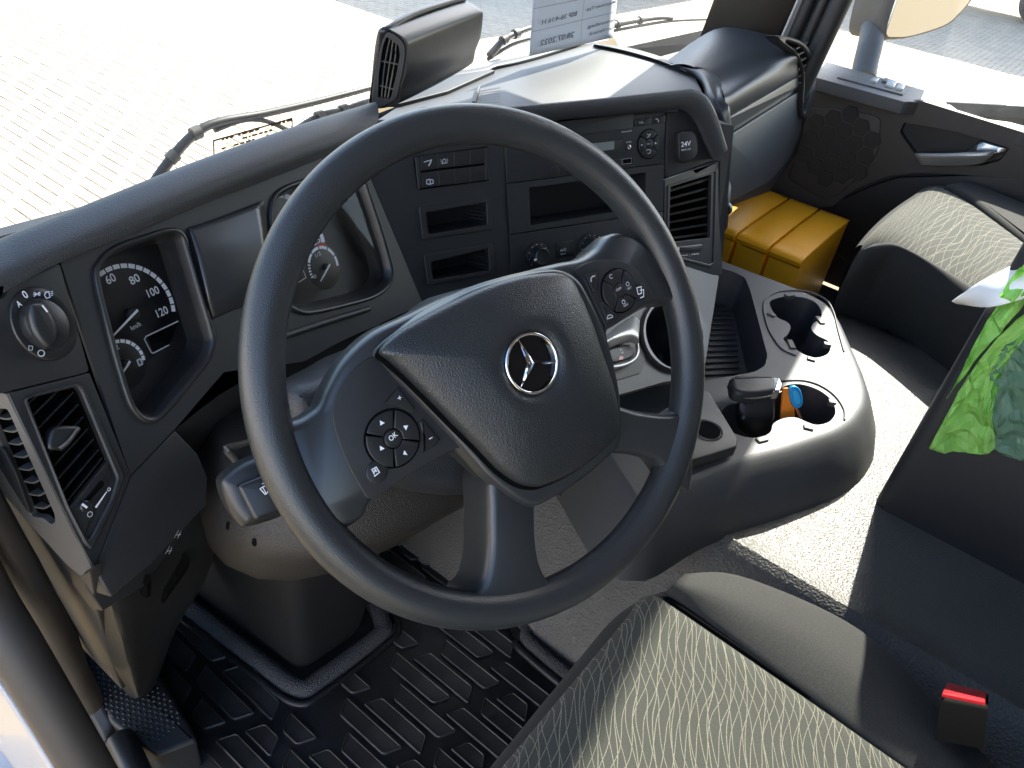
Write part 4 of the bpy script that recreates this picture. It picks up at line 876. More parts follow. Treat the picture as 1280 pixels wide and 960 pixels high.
slab('bolster_backing', KN, KN.uvs([(118, 700), (163, 600), (218, 545), (262, 610), (258, 660), (200, 740), (150, 770), (128, 740)]), -.028, -.05, BLACK2, dash)
# left side of the dashboard
SD0, SD1 = CL.hit(9, 491, -.001), CL.hit(117, 711.5, -.001)
SD = p3(SD1, SD0, SD1 + Vector((-.10, .30, 0)))
if SD.n.dot(CAM - SD.o) < 0: SD = Pl(SD.o, SD.ey, SD.ex)
sv = [sV(0, 130), sV(45, 133), sV(70, 190), sV(295, 690), sV(296, 735), sV(275, 748), sV(235, 712), sV(175, 705), sV(60, 440), sV(-40, 200)]
plate('dash_side', SD, SD.uvs([(-60, 480), (9, 492), (117, 711.5), (112, 715), (101, 719), (84, 705), (40, 657), (0, 612), (-60, 540)]), [rnd(SD.uvs(sv), .003, 3)], .001, -.006, GREY, dash, bevel=.002); ds = bpy.data.objects['dash_side']
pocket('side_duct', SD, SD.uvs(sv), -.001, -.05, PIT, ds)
for k in range(8):
    y = 165 + k * 68; x = 0 + k * 27
    A_, B_, C_ = SD.hit(*sV(x - 10, y + 10), -.001), SD.hit(*sV(x + 45, y + 18), -.002), SD.hit(*sV(x + 92, y - 8), -.001)
    pts = smooth([tuple(A_), tuple(B_), tuple(C_)], 6, False); dn = -SD.n * .022
    vs = [Vector(p) for p in pts] + [Vector(p) + dn for p in pts] + [Vector(p) + Vector((0, 0, -.0018)) for p in pts] + [Vector(p) + dn + Vector((0, 0, -.0018)) for p in pts]; n = len(pts); fs = []
    for i in range(n - 1): fs += [(i, i + 1, n + i + 1, n + i), (2 * n + i, 3 * n + i, 3 * n + i + 1, 2 * n + i + 1), (i, 2 * n + i, 2 * n + i + 1, i + 1)]
    link('slat', vs, fs, GREY, ds)
slab('side_bracket', SD, SD.uvs([(0, 555), (8, 562), (22, 590), (40, 640), (36, 638), (12, 600), (0, 580)]), .002, -.001, BTN, ds, r=.0005)
SL = p3(SD.hit(100, 716, -.001), SD.hit(0, 592, -.001), at(158, 866, z=-.50))
if SL.n.dot(CAM - SL.o) < 0: SL = Pl(SL.o, SL.ey, SL.ex)
sl = slab('side_cover', SL, SL.uvs([(-40, 545), (0, 604), (84, 702), (101, 717), (112, 714), (120, 760), (134, 812), (152, 862), (146, 856), (104, 812), (80, 760), (40, 700), (-40, 620)]), 0, -.01, BLACK, dash, r=.003)
for x, y in ((30, 667), (102, 806), (138, 842)): stroke(SL, [(x - 3, y - 5), (x + 2.5, y + 4.5)], .0014, .0012, SATIN, sl, name='clip')

# --- dash hood over the cluster and stack
lip = [(-70, 392), (0, 358), (9, 364), (73, 329), (170, 290), (266, 250), (340, 222), (450, 178)]
sil = [(-70, 330), (0, 300), (30, 288), (110, 256), (220, 212), (330, 172), (400, 149), (470, 128)]
rA = [CL.hit(x, y, .004) for x, y in lip]; rA2 = [CL.hit(x, y, -.03) for x, y in lip]
rC = []
for (x, y), a in zip(sil, rA): rC.append(at(x, y, y=a.y + .045))
rB = []
for a, c in zip(rA, rC): rB.append((a * .45 + c * .55) + Vector((0, -.016, .004)))
rD = [c + Vector((.0, .015, -.014)) for c in rC]; rE = [c + Vector((0, .04, -.055)) for c in rC]; rF = [Vector((c.x, .60, min(-.06, c.z - .16))) for c in rC]
loft('dash_hood', [rA2, rA, [a + Vector((0, -.004, .004)) for a in rA], rB, rC, rD, rE, rF], HOOD, dash, 5, 4, thick=0, sharp=80)
# hood over the centre stack
lip2 = [(560, 160), (600, 157), (644, 154), (740, 146), (831, 138), (850, 137), (866, 150), (880, 180), (890, 199)]
top2 = [(560, 146), (600, 143), (632, 139), (740, 129), (850, 117), (869, 116), (884, 125), (897, 150), (909, 188)]
mA = [ST.hit(x, y, .004) for x, y in lip2]; mA2 = [ST.hit(x, y, -.02) for x, y in lip2]
mB = [ST.hit(x, y, .022) for x, y in top2]; mB1 = [ST.hit(x, y + 2, .0165) for x, y in [mid(a, b, .15) for a, b in zip(lip2, top2)]]
mC = [p + Vector((.003, .012, .001)) for i, p in enumerate(mB)]
mD = [p + Vector((.008, .05, -.03)) for i, p in enumerate(mB)]
loft('stack_hood', [mA2, mA, mB1, mB, mC, mD], HOOD, dash, 5, 3, thick=0, sharp=70)
# top tray
TR = flat(-.012)
tray = slab('top_tray', TR, TR.uvs([(470, 150), (520, 118), (600, 88), (700, 63), (742, 53), (800, 66), (868, 93), (882, 122), (868, 119), (850, 120), (740, 132), (632, 142), (560, 149)]), 0, -.02, mat('grey_tray', (.10, .105, .11), .55, .5, 900, kind='vor', dist=.0004), dash, r=.003)
def sT(x, y): return (600 + x / 4.267, y / 4.267)
loft('tray_rim', [[TR.hit(*sT(*p), h) for p in ((-500, 470), (0, 392), (90, 365), (300, 320), (620, 215))] for h in (0,)] + [[TR.hit(*sT(*p), .006) for p in ((-500, 452), (0, 380), (90, 352), (300, 302), (620, 208))], [TR.hit(*sT(*p), .005) for p in ((-500, 430), (0, 360), (90, 330), (300, 285), (620, 200))], [TR.hit(*sT(*p), -.02) for p in ((-500, 430), (0, 360), (90, 330), (300, 285), (620, 200))]], CONS, dash, 4, 3)
loft('tray_edge_shade', [[TR.hit(*sT(*p), 0) for p in ((605, 240), (760, 282), (950, 335), (1120, 395))], [TR.hit(*sT(*p), .007) for p in ((615, 234), (780, 262), (960, 315), (1100, 380))], [TR.hit(*sT(*p), -.02) for p in ((625, 230), (800, 255), (980, 308), (1110, 372))]], BLACK, dash, 4, 3)  # raised edge in black, which also paints its shadow strip
box2('tray_divider', [s5(0, 0), (590, 132), (597, 112), (600, 113), (594, 134)][1:], .008, -.001, CONS, dash, P=TR)
for k in range(7): 
    a, b = mid((600, 112), (597, 132), (k + .5) / 7), mid((625, 107), (626, 132), (k + .5) / 7); stroke(TR, [a, b], .0022, .001, CONS, tray, name='mat_rib')
for k in range(16):
    a = mid((622, 135), (645, 92), k / 15.); u, v = TR.uv(*a); 
# dash body underneath so nothing is hollow
vs = [Vector(p) for p in [(-.42, .42, -.10), (.10, .42, -.10), (.55, .40, -.06), (.98, .36, -.05), (1.79, .42, -.06)]]
n = len(vs); back = [Vector((p.x, .66, p.z)) for p in vs]; lo = [Vector((p.x, p.y + .04, -.5)) for p in vs]; lob = [Vector((p.x, .66, -.5)) for p in vs]; A4 = vs + back + lo + lob; fs = []
for i in range(n - 1): fs += [(i, i + 1, n + i + 1, n + i), (i, 2 * n + i, 2 * n + i + 1, i + 1), (2 * n + i, 3 * n + i, 3 * n + i + 1, 2 * n + i + 1)]
link('dash_core', A4, fs, PIT, dash)
# under-cluster ledge and bracket seen over the column
lg = CL
loft('under_cluster_tray', [[CL.hit(215, 540, -.004), CL.hit(300, 478, -.004), CL.hit(420, 430, -.004), CL.hit(530, 384, -.004)], [CL.hit(225, 560, -.03), CL.hit(310, 500, -.03), CL.hit(430, 450, -.03), CL.hit(540, 405, -.03)], [CL.hit(240, 590, -.12), CL.hit(330, 540, -.14), CL.hit(450, 480, -.14), CL.hit(560, 430, -.12)], [CL.hit(262, 640, -.16), CL.hit(350, 600, -.16), CL.hit(470, 520, -.16), CL.hit(580, 470, -.16)]], BLACK2, dash, 4, 3)
tube('cluster_lip_rod', [CL.hit(345, 424, .003), CL.hit(400, 405, .004), CL.hit(461, 386, .003)], .004, BLACK, dash)
slab('bracket', CL, CL.uvs([(438, 402), (458, 408), (462, 396), (458, 388), (475, 400), (480, 412), (466, 414), (458, 414)]), -.004, -.012, BTN, dash, r=.001)
tube('lock_bracket', [at(322, 548, y=.24), at(300, 556, y=.235), at(283, 560, y=.23), at(290, 571, y=.228), at(303, 585, y=.225)], .0035, SATIN if 0 else GREY, dash, k=3)

# --- passenger side of the dashboard
def sG(x, y): return (820 + x / 3.69, y / 3.69)
GL = yt(6, 10, at(907, 150, z=-.05))
g0 = [at(846, 80, z=.0), at(876, 56, z=.012), at(905, 34, z=.018)]
g1 = [at(880, 90, z=.0), at(925, 66, z=.014), at(974, 48, z=.016)]
g2 = [at(899, 106, z=-.012), at(948, 82, z=.0), at(997, 67, z=.004)]
g3 = [GL.hit(906, 124, .004), GL.hit(953, 98, .004), GL.hit(1001, 80, .004)]
g4 = [GL.hit(908, 147, 0), GL.hit(955, 119, 0), GL.hit(1002, 93, 0)]
g5 = [GL.hit(908, 149, -.02), GL.hit(955, 121, -.02), GL.hit(1002, 95, -.02)]
gb = [at(846, 80, z=.0) + Vector((-.02, .08, -.05)), at(876, 56, z=.012) + Vector((0, .08, -.06)), at(905, 34, z=.018) + Vector((0, .08, -.06))]
DASHR = mat('soft_dash_trim', (.042, .045, .048), .46, .5, 900, kind='vor', var=.08, dist=.0004)
loft('passenger_dash_top', [gb, g0, g1, g2, g3, g4, g5], DASHR, dash, 5, 5, sharp=70)
q0 = [at(820, 108, z=-.01), at(846, 80, z=.0) + Vector((-.004, 0, -.001))]; 
loft('dash_corner', [[at(800, 66, z=-.012), at(846, 81, z=-.003)], [at(868, 96, z=-.01), at(879, 91, z=-.003)], [at(884, 126, z=-.012), at(898, 107, z=-.015)], [GL.hit(896, 150, -.001), GL.hit(905, 125, .001)], [GL.hit(903, 168, -.002), GL.hit(907, 148, -.001)], [GL.hit(906, 190, -.01), GL.hit(907.5, 166, -.004)]], DASHR, dash, 3, 4, thick=.01, sharp=70)
slab('trim_strip', GL, rnd(GL.uvs([(907.5, 149), (1001, 94), (1001, 107), (907.5, 165)]), .002), .001, -.01, mat('light_trim_strip', (.085, .09, .092), .4, .2, 1500, dist=.0002), dash, r=.002)
slab('trim_end', GL, rnd(GL.uvs([(896, 156), (906, 150), (906, 166), (901, 171)]), .001), .001, -.01, DASHR, dash, r=.001)
slab('glove_box_lid', GL, rnd(GL.uvs([(907, 172), (1000, 113), (1004, 130), (1000, 165), (985, 200), (960, 228), (912, 252), (905, 240)]), .004), .002, -.012, DASHR, dash, r=.002)
slab('glove_box_frame', GL, GL.uvs([(903, 168), (1004, 104), (1010, 150), (1000, 190), (965, 240), (905, 262)]), -.006, -.03, BLACK2, dash)
# passenger air vent at the end of the dash
ov = smooth(GL.uvs([(969, 45), (985, 46), (1003, 53), (1015, 68), (1019, 90), (1016, 118), (1009, 142), (1003, 148), (1001, 130), (1003, 100), (1000, 80), (990, 64), (977, 55)], .01), 4)
iv = smooth(GL.uvs([(980, 51), (990, 53), (1002, 59), (1010, 72), (1012.5, 90), (1010, 115), (1006, 135), (1004, 140), (1003, 130), (1004.5, 100), (1002, 80), (994, 64), (984, 56)], .01), 4)
pv = ring('air_vent', GL, ov, iv, .014, -.01, BLACK, dash, r=.003)
link('vent_duct', [GL.pt(a, b, -.008) for a, b in iv], [tuple(range(len(iv)))], PIT, pv)
for k in range(9):
    y = 58 + k * 8.6; a, b = GL.hit(996 + k * 1.0, y + 2, .008), GL.hit(1013 - abs(k - 4) * .6, y - 6, .008)
    dn = -GL.n * .012; th = Vector((0, 0, -.004)); vs = [a, b, b + dn, a + dn, a + th, b + th, b + dn + th, a + dn + th]
    link('slat', vs, [(0, 1, 2, 3), (7, 6, 5, 4), (0, 4, 5, 1), (1, 5, 6, 2), (2, 6, 7, 3), (3, 7, 4, 0)], GREY, pv)
# dark footwell bulkhead below
struct('bulkhead', *boxmesh(W3, .80, 1.8, .52, .56, FZ, -.05), BLACK2)

# ================================================================== DASH-TOP ITEMS
# louvred black box
EY = yt(0, 0, (0, .50, .1))
A0 = at(508, 60, y=.47); A1 = at(618, 30, y=.52); ax = Vector((A1.x - A0.x, .02, A1.z - A0.z))
E0 = [(466, 131), (470, 90), (475, 58), (480, 42), (487, 36), (500, 42), (510, 50), (512, 60), (510, 88), (503, 110), (498, 128)]
LP = Pl(at(486, 90, y=.46), Vector((.62, -.78, 0)), (0, 0, 1))
bx = thing('dash_top_box', LP.hit(500, 128), 'black box with louvred end standing on top of the dashboard near the windscreen', 'louvred box')
e0 = [LP.hit(x, y) for x, y in E0]
LP2o = LP.hit(486, 90) + Vector((.215, .02, .012)); 
def quadr(p): return p
AX = at(612, 88, y=.53) - at(498, 126, y=.43)
r0 = e0; n = len(r0)
cc = sum(r0, Vector()) / n
sc = [(0, 1.0), (.02, 1.03), (.5, 1.05), (.93, 1.0), (.99, .94), (1.0, .86)]
AX = Vector((.232, .065, .002)); DBX = mat('satin_black_cover', (.022, .023, .025), .36, .15, 1500, dist=.0002)
rows = [[tuple(cc + (p - cc) * s_ + AX * t) for p in r0] for t, s_ in sc]
loft('curved_cover', rows, DBX, bx, 4, 3, close=True, caps=True, sharp=60)
eo = smooth([LP.uv(*p) for p in [(466.5, 130), (471, 90), (476, 60), (481, 44), (487, 39), (498, 45), (506, 56), (506, 75), (501, 100), (493, 124)]], 4)
eg = [(473, 120), (474.5, 90), (479, 58), (484, 44.5), (499, 56), (500.5, 68), (496, 92), (489, 122)]
plate('grille_frame', LP, eo, [rnd(LP.uvs(eg), .002, 3)], .006, -.002, BLACK, bx, bevel=.0012)
pocket('grille_back', LP, LP.uvs(eg), .003, .0005, PIT, bx)
for k in range(1, 4):
    t = k / 4.; a = mid((484, 44.5), (499, 56), t); b = mid((473, 121), (489, 122), t); bm_ = mid((474.5, 85), (500, 72), t)
    tube('grille_bar', [LP.hit(*a, .003), LP.hit(*bm_, .003), LP.hit(*b, .003)], .0011, GREY, bx, seg=6)
for y in (76, 107): tube('grille_bar', [LP.hit(475, y, .003), LP.hit(500 if y < 90 else 493, y + 5, .003)], .0011, GREY, bx, seg=6, k=1)
tube('cover_rim', [LP.hit(470, 120, -.004) + Vector((-.004, 0, 0)), LP.hit(478, 50, -.004) + Vector((-.004, 0, .002)), LP.hit(486, 36, -.004), LP.hit(486, 34, 0) + AX * .35 + Vector((0, .004, .003)), LP.hit(486, 34, 0) + AX * .97 + Vector((0, .004, .001))], .005, DBX, bx)
slab('foot', TR, TR.uvs([(470, 134), (500, 116), (600, 88), (618, 92), (560, 118), (500, 134)]), .006, 0, BLACK, bx)
# delivery sheet
PP = yt(2, -4, at(700, 60, y=.585))
ps = thing('paper_sheet', PP.hit(715, 60), 'white printed sheet leaning on the windscreen with its writing seen mirrored from behind', 'paper sheet')
sh = [[PP.hit(668 - 40 * 0 + dx, -30, 0), PP.hit(718, -33, .003), PP.hit(774, -36, 0)] for dx in (0,)] + [[PP.hit(665, 20, 0), PP.hit(715, 12, .004), PP.hit(771, 4, 0)], [PP.hit(661.5, 70, 0), PP.hit(713, 59, .003), PP.hit(766, 47, 0)]]
loft('sheet', sh, PAPER, ps, 4, 4, thick=.0003)
def mtext(s, pr_, pl_, hgt): 
    a = PP.uv(*pr_, .005); b = PP.uv(*pl_, .005); e = (Vector(b) - Vector(a)).normalized(); up = Vector((e.y, -e.x))
    vs, fs = textmesh(s, PP, a, b, .0052, hgt, vert=up); o_ = off(ps); me = bpy.data.meshes.new('lettering'); me.from_pydata([Vector(v) - o_ for v in vs], [], fs); me.materials.append(INKM); o = bpy.data.objects.new('lettering', me); COL.objects.link(o); o.parent = ps
mtext('BSF 36-4.16 H', (720.5, 19.5), (677, 31), .0085); mtext('28.07.2022', (717, 46), (674.5, 57.5), .0105)
mtext('Maschinen-Typ:', (769, 4), (732, 14), .006); mtext('Bereitstellung', (768.5, 26.5), (735, 35.5), .0065); mtext('zum Versand:', (767.5, 36), (736, 44.5), .0065)
stroke(PP, [(667, 11), (771, -10)], .0007, .0051, INKM, ps, name='ruled_line'); stroke(PP, [(665, 40), (769, 15)], .0007, .0051, INKM, ps, name='ruled_line'); stroke(PP, [(731, -5), (727.5, 25), (726, 52)], .0007, .0051, INKM, ps, name='ruled_line')

# ================================================================== WINDSCREEN, WIPERS
wsr = [[(-.56, .66, -.16), (.4, .66, -.14), (1.35, .64, -.10), (1.72, .50, -.06)], [(-.56, .60, .4), (.4, .60, .4), (1.35, .58, .4), (1.75, .45, .4)], [(-.56, .46, 1.58), (.4, .46, 1.58), (1.38, .44, 1.58), (1.77, .36, 1.58)]]
ws = loft('windscreen', wsr, GLASS, None, 4, 3); tag(ws, 'large clear windscreen glass in front of the dashboard', 'windscreen')
def wiper(path, blade, label, parts=()):
    t = thing('windscreen_wiper', path[0], label, 'wiper', 'wipers outside the windscreen')
    tube('wiper_arm', path, .0085, RUBB, t, rs=(.0085, .005)); tube('wiper_blade', blade, .004, RUBB, t)
    n_ = len(path)
    for i in (1, 2): p = Vector(path[i]); d = (Vector(path[i + 1]) - p).normalized() * .007; tube('clip', [p - d, p + d], .0105, GREY, t, k=1)
    return t
wz = .76
A_ = lambda x, y: at(x, y, y=wz)
wiper([A_(185, 240), A_(216, 196), A_(245, 166), A_(275, 152), A_(330, 142), A_(400, 126), A_(470, 108)], [A_(268, 163), A_(305, 150), A_(335, 152), A_(368, 167)], 'dark curved wiper arm rising over the left part of the dashboard edge')
wiper([A_(368, 166), A_(400, 146), A_(430, 138), A_(470, 125), A_(540, 112)], [A_(372, 170), A_(420, 150), A_(470, 133), A_(520, 118)], 'second wiper arm lying low outside the glass beside the information sticker')
wiper([A_(612, 70), A_(630, 50), A_(645, 42), A_(668, 34), A_(700, 30)], [A_(610, 74), A_(640, 56), A_(668, 48), A_(690, 44)], 'pale wiper arm seen between the black box and the paper sheet')
B_ = lambda x, y: at(x, y, y=.80)
wiper([B_(750, 34), B_(772, 30), B_(800, 25), B_(826, 22), B_(840, 23)], [B_(750, 42), B_(790, 34), B_(840, 26), B_(885, 24)], 'thin wiper blade to the right of the paper sheet')
cw = loft('windscreen_cowl', [[at(170, 252, y=.70), at(330, 193, y=.70), at(470, 134, y=.70), at(640, 75, y=.70), at(760, 50, y=.68)], [at(170, 246, y=.76), at(330, 187, y=.76), at(470, 127, y=.76), at(640, 68, y=.76), at(765, 44, y=.74)], [at(170, 262, y=.84), at(330, 203, y=.84), at(470, 143, y=.84), at(640, 84, y=.84), at(775, 60, y=.80)]], SATIN, None, 5, 4); tag(cw, 'pale metal cowl strip along the foot of the windscreen', 'cowl strip')
tube_ = tube('washer_hose', [at(300, 196, y=.77), at(330, 186, y=.77), at(350, 180, y=.77)], .004, RUBB); tag(tube_, 'short thin hose on the cowl below the information sticker', 'hose')
# information sticker on the glass
KP = yt(0, 5, at(315, 175, y=.64)); stk = thing('information_sticker', KP.hit(315, 190), 'clear rectangular information sticker with brown print low on the windscreen', 'sticker')
CLR = glassmat('clear_film', (.93, .9, .84), .2); SBR = mat('brown_print', (.22, .14, .06), .7)
sk = [(267, 176), (365, 148), (365.5, 176), (268, 214)]
link('film', [KP.hit(*p) for p in sk], [(0, 1, 2, 3)], CLR, stk); stroke(KP, sk + [sk[0]], .0022, .0006, mat('dark_frame_print', (.05, .04, .05), .6), stk, name='border_print')
random.seed(3)
for r_ in range(5):
    x = 277; 
    while x < 360:
        w = random.uniform(2, 7); y = 177.5 + r_ * 5.6 - (x - 272) * .285
        if random.random() < .72 and y < 200: polys('print_mark', KP, [[(x, y), (x + w, y - w * .285), (x + w, y - w * .285 - 2.4), (x, y - 2.4)]], .0007, SBR, stk)
        x += w + 1.6
# ================================================================== PASSENGER A-PILLAR, DOOR, MIRROR
ap = thing('windscreen_pillar', at(950, 40, z=.0), 'grey and black right-hand windscreen pillar rising from the end of the dashboard', 'pillar')
b0, b1, b2, b3 = at(905, 37, z=.0), at(973, 49, z=.0), at(1000, 62, z=-.01), at(1020, 76, z=-.03); up = Vector((.02, -.18, 1.48))
lean = lambda p, s=1: p + up
loft('pillar_trim', [[b0 + Vector((.0, .06, -.05)), b0 + Vector((0, 0, -.02)), (b0 + b1) / 2 + Vector((-.01, -.012, -.02)), b1 + Vector((0, 0, -.02))], [lean(b0 + Vector((.0, .06, -.05))), lean(b0), lean((b0 + b1) / 2 + Vector((-.01, -.012, 0))), lean(b1)]], GREY, ap, 4, 2, thick=.03)
for i, (p, q, m_, r_) in enumerate(((b1, b1.lerp(b2, .55), BLACK2, .5), (b1.lerp(b2, .6), b2, RUBB, .5), (b2, b3, BLACK, .5))):
    d = (q - p); w = d.length / 2; tube('door_seal', [p.lerp(q, .5) + Vector((.015, .0, -.1)), p.lerp(q, .5) + up + Vector((.015, 0, 0))], w * 1.02, m_, ap, k=1, seg=14)
link('outer_pillar', *[[b1 + Vector((.05, .02, -.1)), b3 + Vector((.04, .02, -.1)), b3 + Vector((.04, .02, 0)) + up, b1 + Vector((.05, .02, 0)) + up, b1 + Vector((.1, .1, -.1)), b3 + Vector((.09, .06, -.1)), b3 + Vector((.09, .06, 0)) + up, b1 + Vector((.1, .1, 0)) + up], [(0, 1, 2, 3), (7, 6, 5, 4), (0, 4, 5, 1), (1, 5, 6, 2), (2, 6, 7, 3), (3, 7, 4, 0)]], PAINTW, ap)
DP = Pl((1.8, 0, 0), (0, -1, 0), (0, 0, 1))
door = thing('passenger_door', (1.8, -.1, FZ), 'brown-black passenger door trim with speaker grille, silver handle and window switches', 'door')
def sD(x, y): return (1040 + x / 5.333, 100 + y / 5.333)
face = [(985, 96), (1018, 97), (1130, 127), (1150, 125.5), (1330, 181), (1330, 226), (1280, 224), (1180, 217), (1145, 216), (1110, 220), (1070, 236), (1040, 258), (1000, 262), (960, 262), (940, 240)]
hrec = [sD(480, 282), sD(640, 310), sD(830, 345), sD(960, 385), sD(1000, 396), sD(1185, 455), sD(1120, 540), sD(1000, 572), sD(610, 568), sD(555, 500), sD(450, 350)]
plate('door_panel', DP, rnd(DP.uvs(face), .006, 3), [rnd(DP.uvs(hrec), .006, 4)], 0, -.02, DOORM, door, bevel=.002)
pocket('handle_recess', DP, rnd(DP.uvs(hrec), .006, 4), -.001, -.05, BLACK2, door, shrink=.006)
v_, f_ = boxmesh(DP, -.56, 1.0, FZ, -.12, -.06, -.021); link('lower_door_panel', v_, f_, BLACK2, door)  # near-black lower door and pocket stand in for the unlit region
v_, f_ = boxmesh(W3, 1.801, 1.859, .052, .42, .36, 1.439); link('added_shade_panel', v_, f_, BLACK2, door)  # added out of view to shade the left of the console
slab('door_pocket', DP, smooth(DP.uvs([(1040, 262), (1070, 242), (1110, 226), (1150, 222), (1330, 230), (1330, 330), (1060, 330)]), 3), -.004, -.02, BLACK2, door, r=.003)
loft('handle_lever', [[DP.hit(x, y, h) for x, y, h in ((1144, 192.5, .001), (1180, 193, .008), (1207, 191.5, .012), (1232, 190, .010), (1246, 187, .002))], [DP.hit(x, y, h) for x, y, h in ((1145, 195, .004), (1180, 195.5, .012), (1207, 195, .016), (1232, 194.5, .012), (1240, 193, .003))], [DP.hit(x, y, h) for x, y, h in ((1152, 206, 0), (1180, 206.5, .004), (1207, 206, .004), (1226, 203, .003), (1232, 200, .001))]], SILVP, door, 4, 4, thick=.004)
loft('handle_plate', [[DP.hit(1227, 175.5, -.006), DP.hit(1262, 186, -.004)], [DP.hit(1214, 186, -.004), DP.hit(1252, 190, .002)], [DP.hit(1205, 191.5, .010), DP.hit(1244, 190.5, .006)]], SATIN, door, 3, 3, thick=.003)
sg = [sD(0, 180), (1092, 143), (1102, 149), (1098, 190), (1082, 214), (1050, 243), (1030, 250), (985, 222), (1000, 180), (1010, 135)]
slab('speaker_panel', DP, rnd(DP.uvs(sg), .012, 5), .004, -.002, DOORM, door, r=.003)
gc = Vector(DP.uv(1047, 184, .004)); hr = .026
HEX = mat('speaker_mesh', (.030, .027, .024), .7, .9, 1500, kind='vor', dist=.0004)
for i in range(-4, 5):
    for j in range(-4, 5):
        c = gc + Vector((i * hr * 1.5, (j + (i % 2) * .5) * hr * 1.732)); dd = (c - gc).length
        if dd > .105: continue
        hx = [tuple(c + Vector((math.cos(rad(60 * k)), math.sin(rad(60 * k)))) * hr * .93) for k in range(6)]
        slab('hexagon', DP, hx, .0062, .003, HEX, door, r=.0012, seg=1)
LZ = flat(-.098)
box2('window_ledge', [(1017, 96), (1033, 77), (1156, 113), (1149, 127), (1131, 127.5)], 0, -.03, CONS, door, P=LZ, r=.003)
box2('switch_plate', [(1046, 98), (1052.5, 87.5), (1135.6, 109), (1128, 120)], .004, 0, CONS, door, P=LZ, r=.004)
for q in ([(1086, 104), (1091, 100.5), (1098, 102), (1094, 106.5)], [(1101, 105), (1104, 101.5), (1110, 103), (1107, 107)], [(1105, 110), (1110, 103), (1120, 106), (1116, 113)], [(1118, 114), (1122, 109), (1130, 111), (1127, 116)]): box2('window_switch', q, .010, .003, SILVP if q[0][0] != 1101 else BTN, door, P=LZ, r=.002, rr=.002)
arm = [(1131, 127), (1150, 126.5), (1180, 126.3), (1330, 134), (1400, 200), (1330, 183), (1280, 166.5), (1232, 151), (1190, 139), (1150, 128.5)]
hole = [(1182, 128), (1330, 136), (1330, 175), (1280, 158), (1262, 153), (1234, 149.5), (1198, 139), (1190, 133)]
plate('armrest', LZ, LZ.uvs(arm), [LZ.uvs(hole)], .001, -.03, TAUPE, door, bevel=.001); pocket('pull_cup', LZ, LZ.uvs(hole), -.001, -.06, BLACK2, door)
gl_ = link('door_window', [Vector((1.845, .46, -.10)), Vector((1.845, -.85, -.10)), Vector((1.82, -.85, 1.445)), Vector((1.82, .36, 1.445))], [(0, 1, 2, 3)], GLASS); tag(gl_, 'clear side window above the passenger door trim', 'window')
# mirror
MP = yt(-26, 6, at(1140, 20, x=2.22)); mi = thing('exterior_mirror', at(1085, 92, x=2.1), 'beige and black exterior mirror outside the passenger window', 'mirror')
mo = MP.uvs([(1112, 20), (1108, 43), (1118, 46), (1140, 44), (1180, 31), (1197, 17), (1210, 2), (1222, -20)])
mu = [(mo[-1][0] + .06, .2), (mo[-1][0] + .07, 1.15), (mo[-1][0] + .04, 1.2), (mo[0][0] + .04, 1.2), (mo[0][0] + .01, 1.17), (mo[0][0] + .01, .3)]  # unseen upper mirror stretched tall and wide to shade the console
ms = MP.uvs([(1106, 20), (1103, 50), (1115, 51), (1142, 48), (1184, 35), (1202, 20), (1216, 4), (1229, -18)])
msu = [(ms[-1][0] + .06, .2), (ms[-1][0] + .07, 1.18), (ms[-1][0] + .04, 1.24), (ms[0][0] + .03, 1.24), (ms[0][0], 1.2), (ms[0][0], .3)]
slab('mirror_shell', MP, smooth(ms + msu, 4), .0, -.12, TAUPE, mi, r=.02, seg=5)
slab('mirror_glass', MP, smooth(mo + mu, 4), .004, -.004, mat('mirror_silver', (.62, .63, .66), .02, metal=1), mi, r=.002)
tube('mirror_arm', [at(1079, 98, x=2.05), at(1082, 80, x=2.08), at(1088, 55, x=2.12), at(1092, 30, x=2.18)], .035, CONS, mi, seg=16)
# ================================================================== YELLOW FOLDER BOXES
for k in range(3):
    y0 = .088 + k * .0875; lab = ('yellow cardboard folder box nearest the passenger seat, right end of the row', 'yellow cardboard folder box in the middle of the row of three', 'yellow cardboard folder box closest to the dashboard, left end of the row')[k]
    t = thing('folder_box', (1.51, y0 + .041, FZ + .0), lab, 'box', 'yellow folder boxes in a row in the passenger footwell')
    P = flat(FZ); zt = .25; out = rnd([(1.335, y0), (1.683, y0), (1.683, y0 + .080), (1.335, y0 + .080)], .004, 3)
    vs, fs = slabmesh(P, out, zt, 0, .003, 3); link('box_body', vs, fs, YEL, t)
    j = [(1.333, y0 - .001), (1.685, y0 - .001), (1.685, y0 + .083), (1.333, y0 + .083)]
    loft('box_lid', [[(x, y, FZ + zt + h) for x, h in ((1.331, -.02), (1.333, .0012), (1.42, .003 + b_), (1.51, .0045 + b_), (1.6, .003 + b_), (1.685, .0015))] for y, b_ in ((y0 - .001, 0), (y0 + .015, .003), (y0 + .04, .0045), (y0 + .066, .003), (y0 + .081, 0))], YEL, t, 3, 3, thick=.0015)
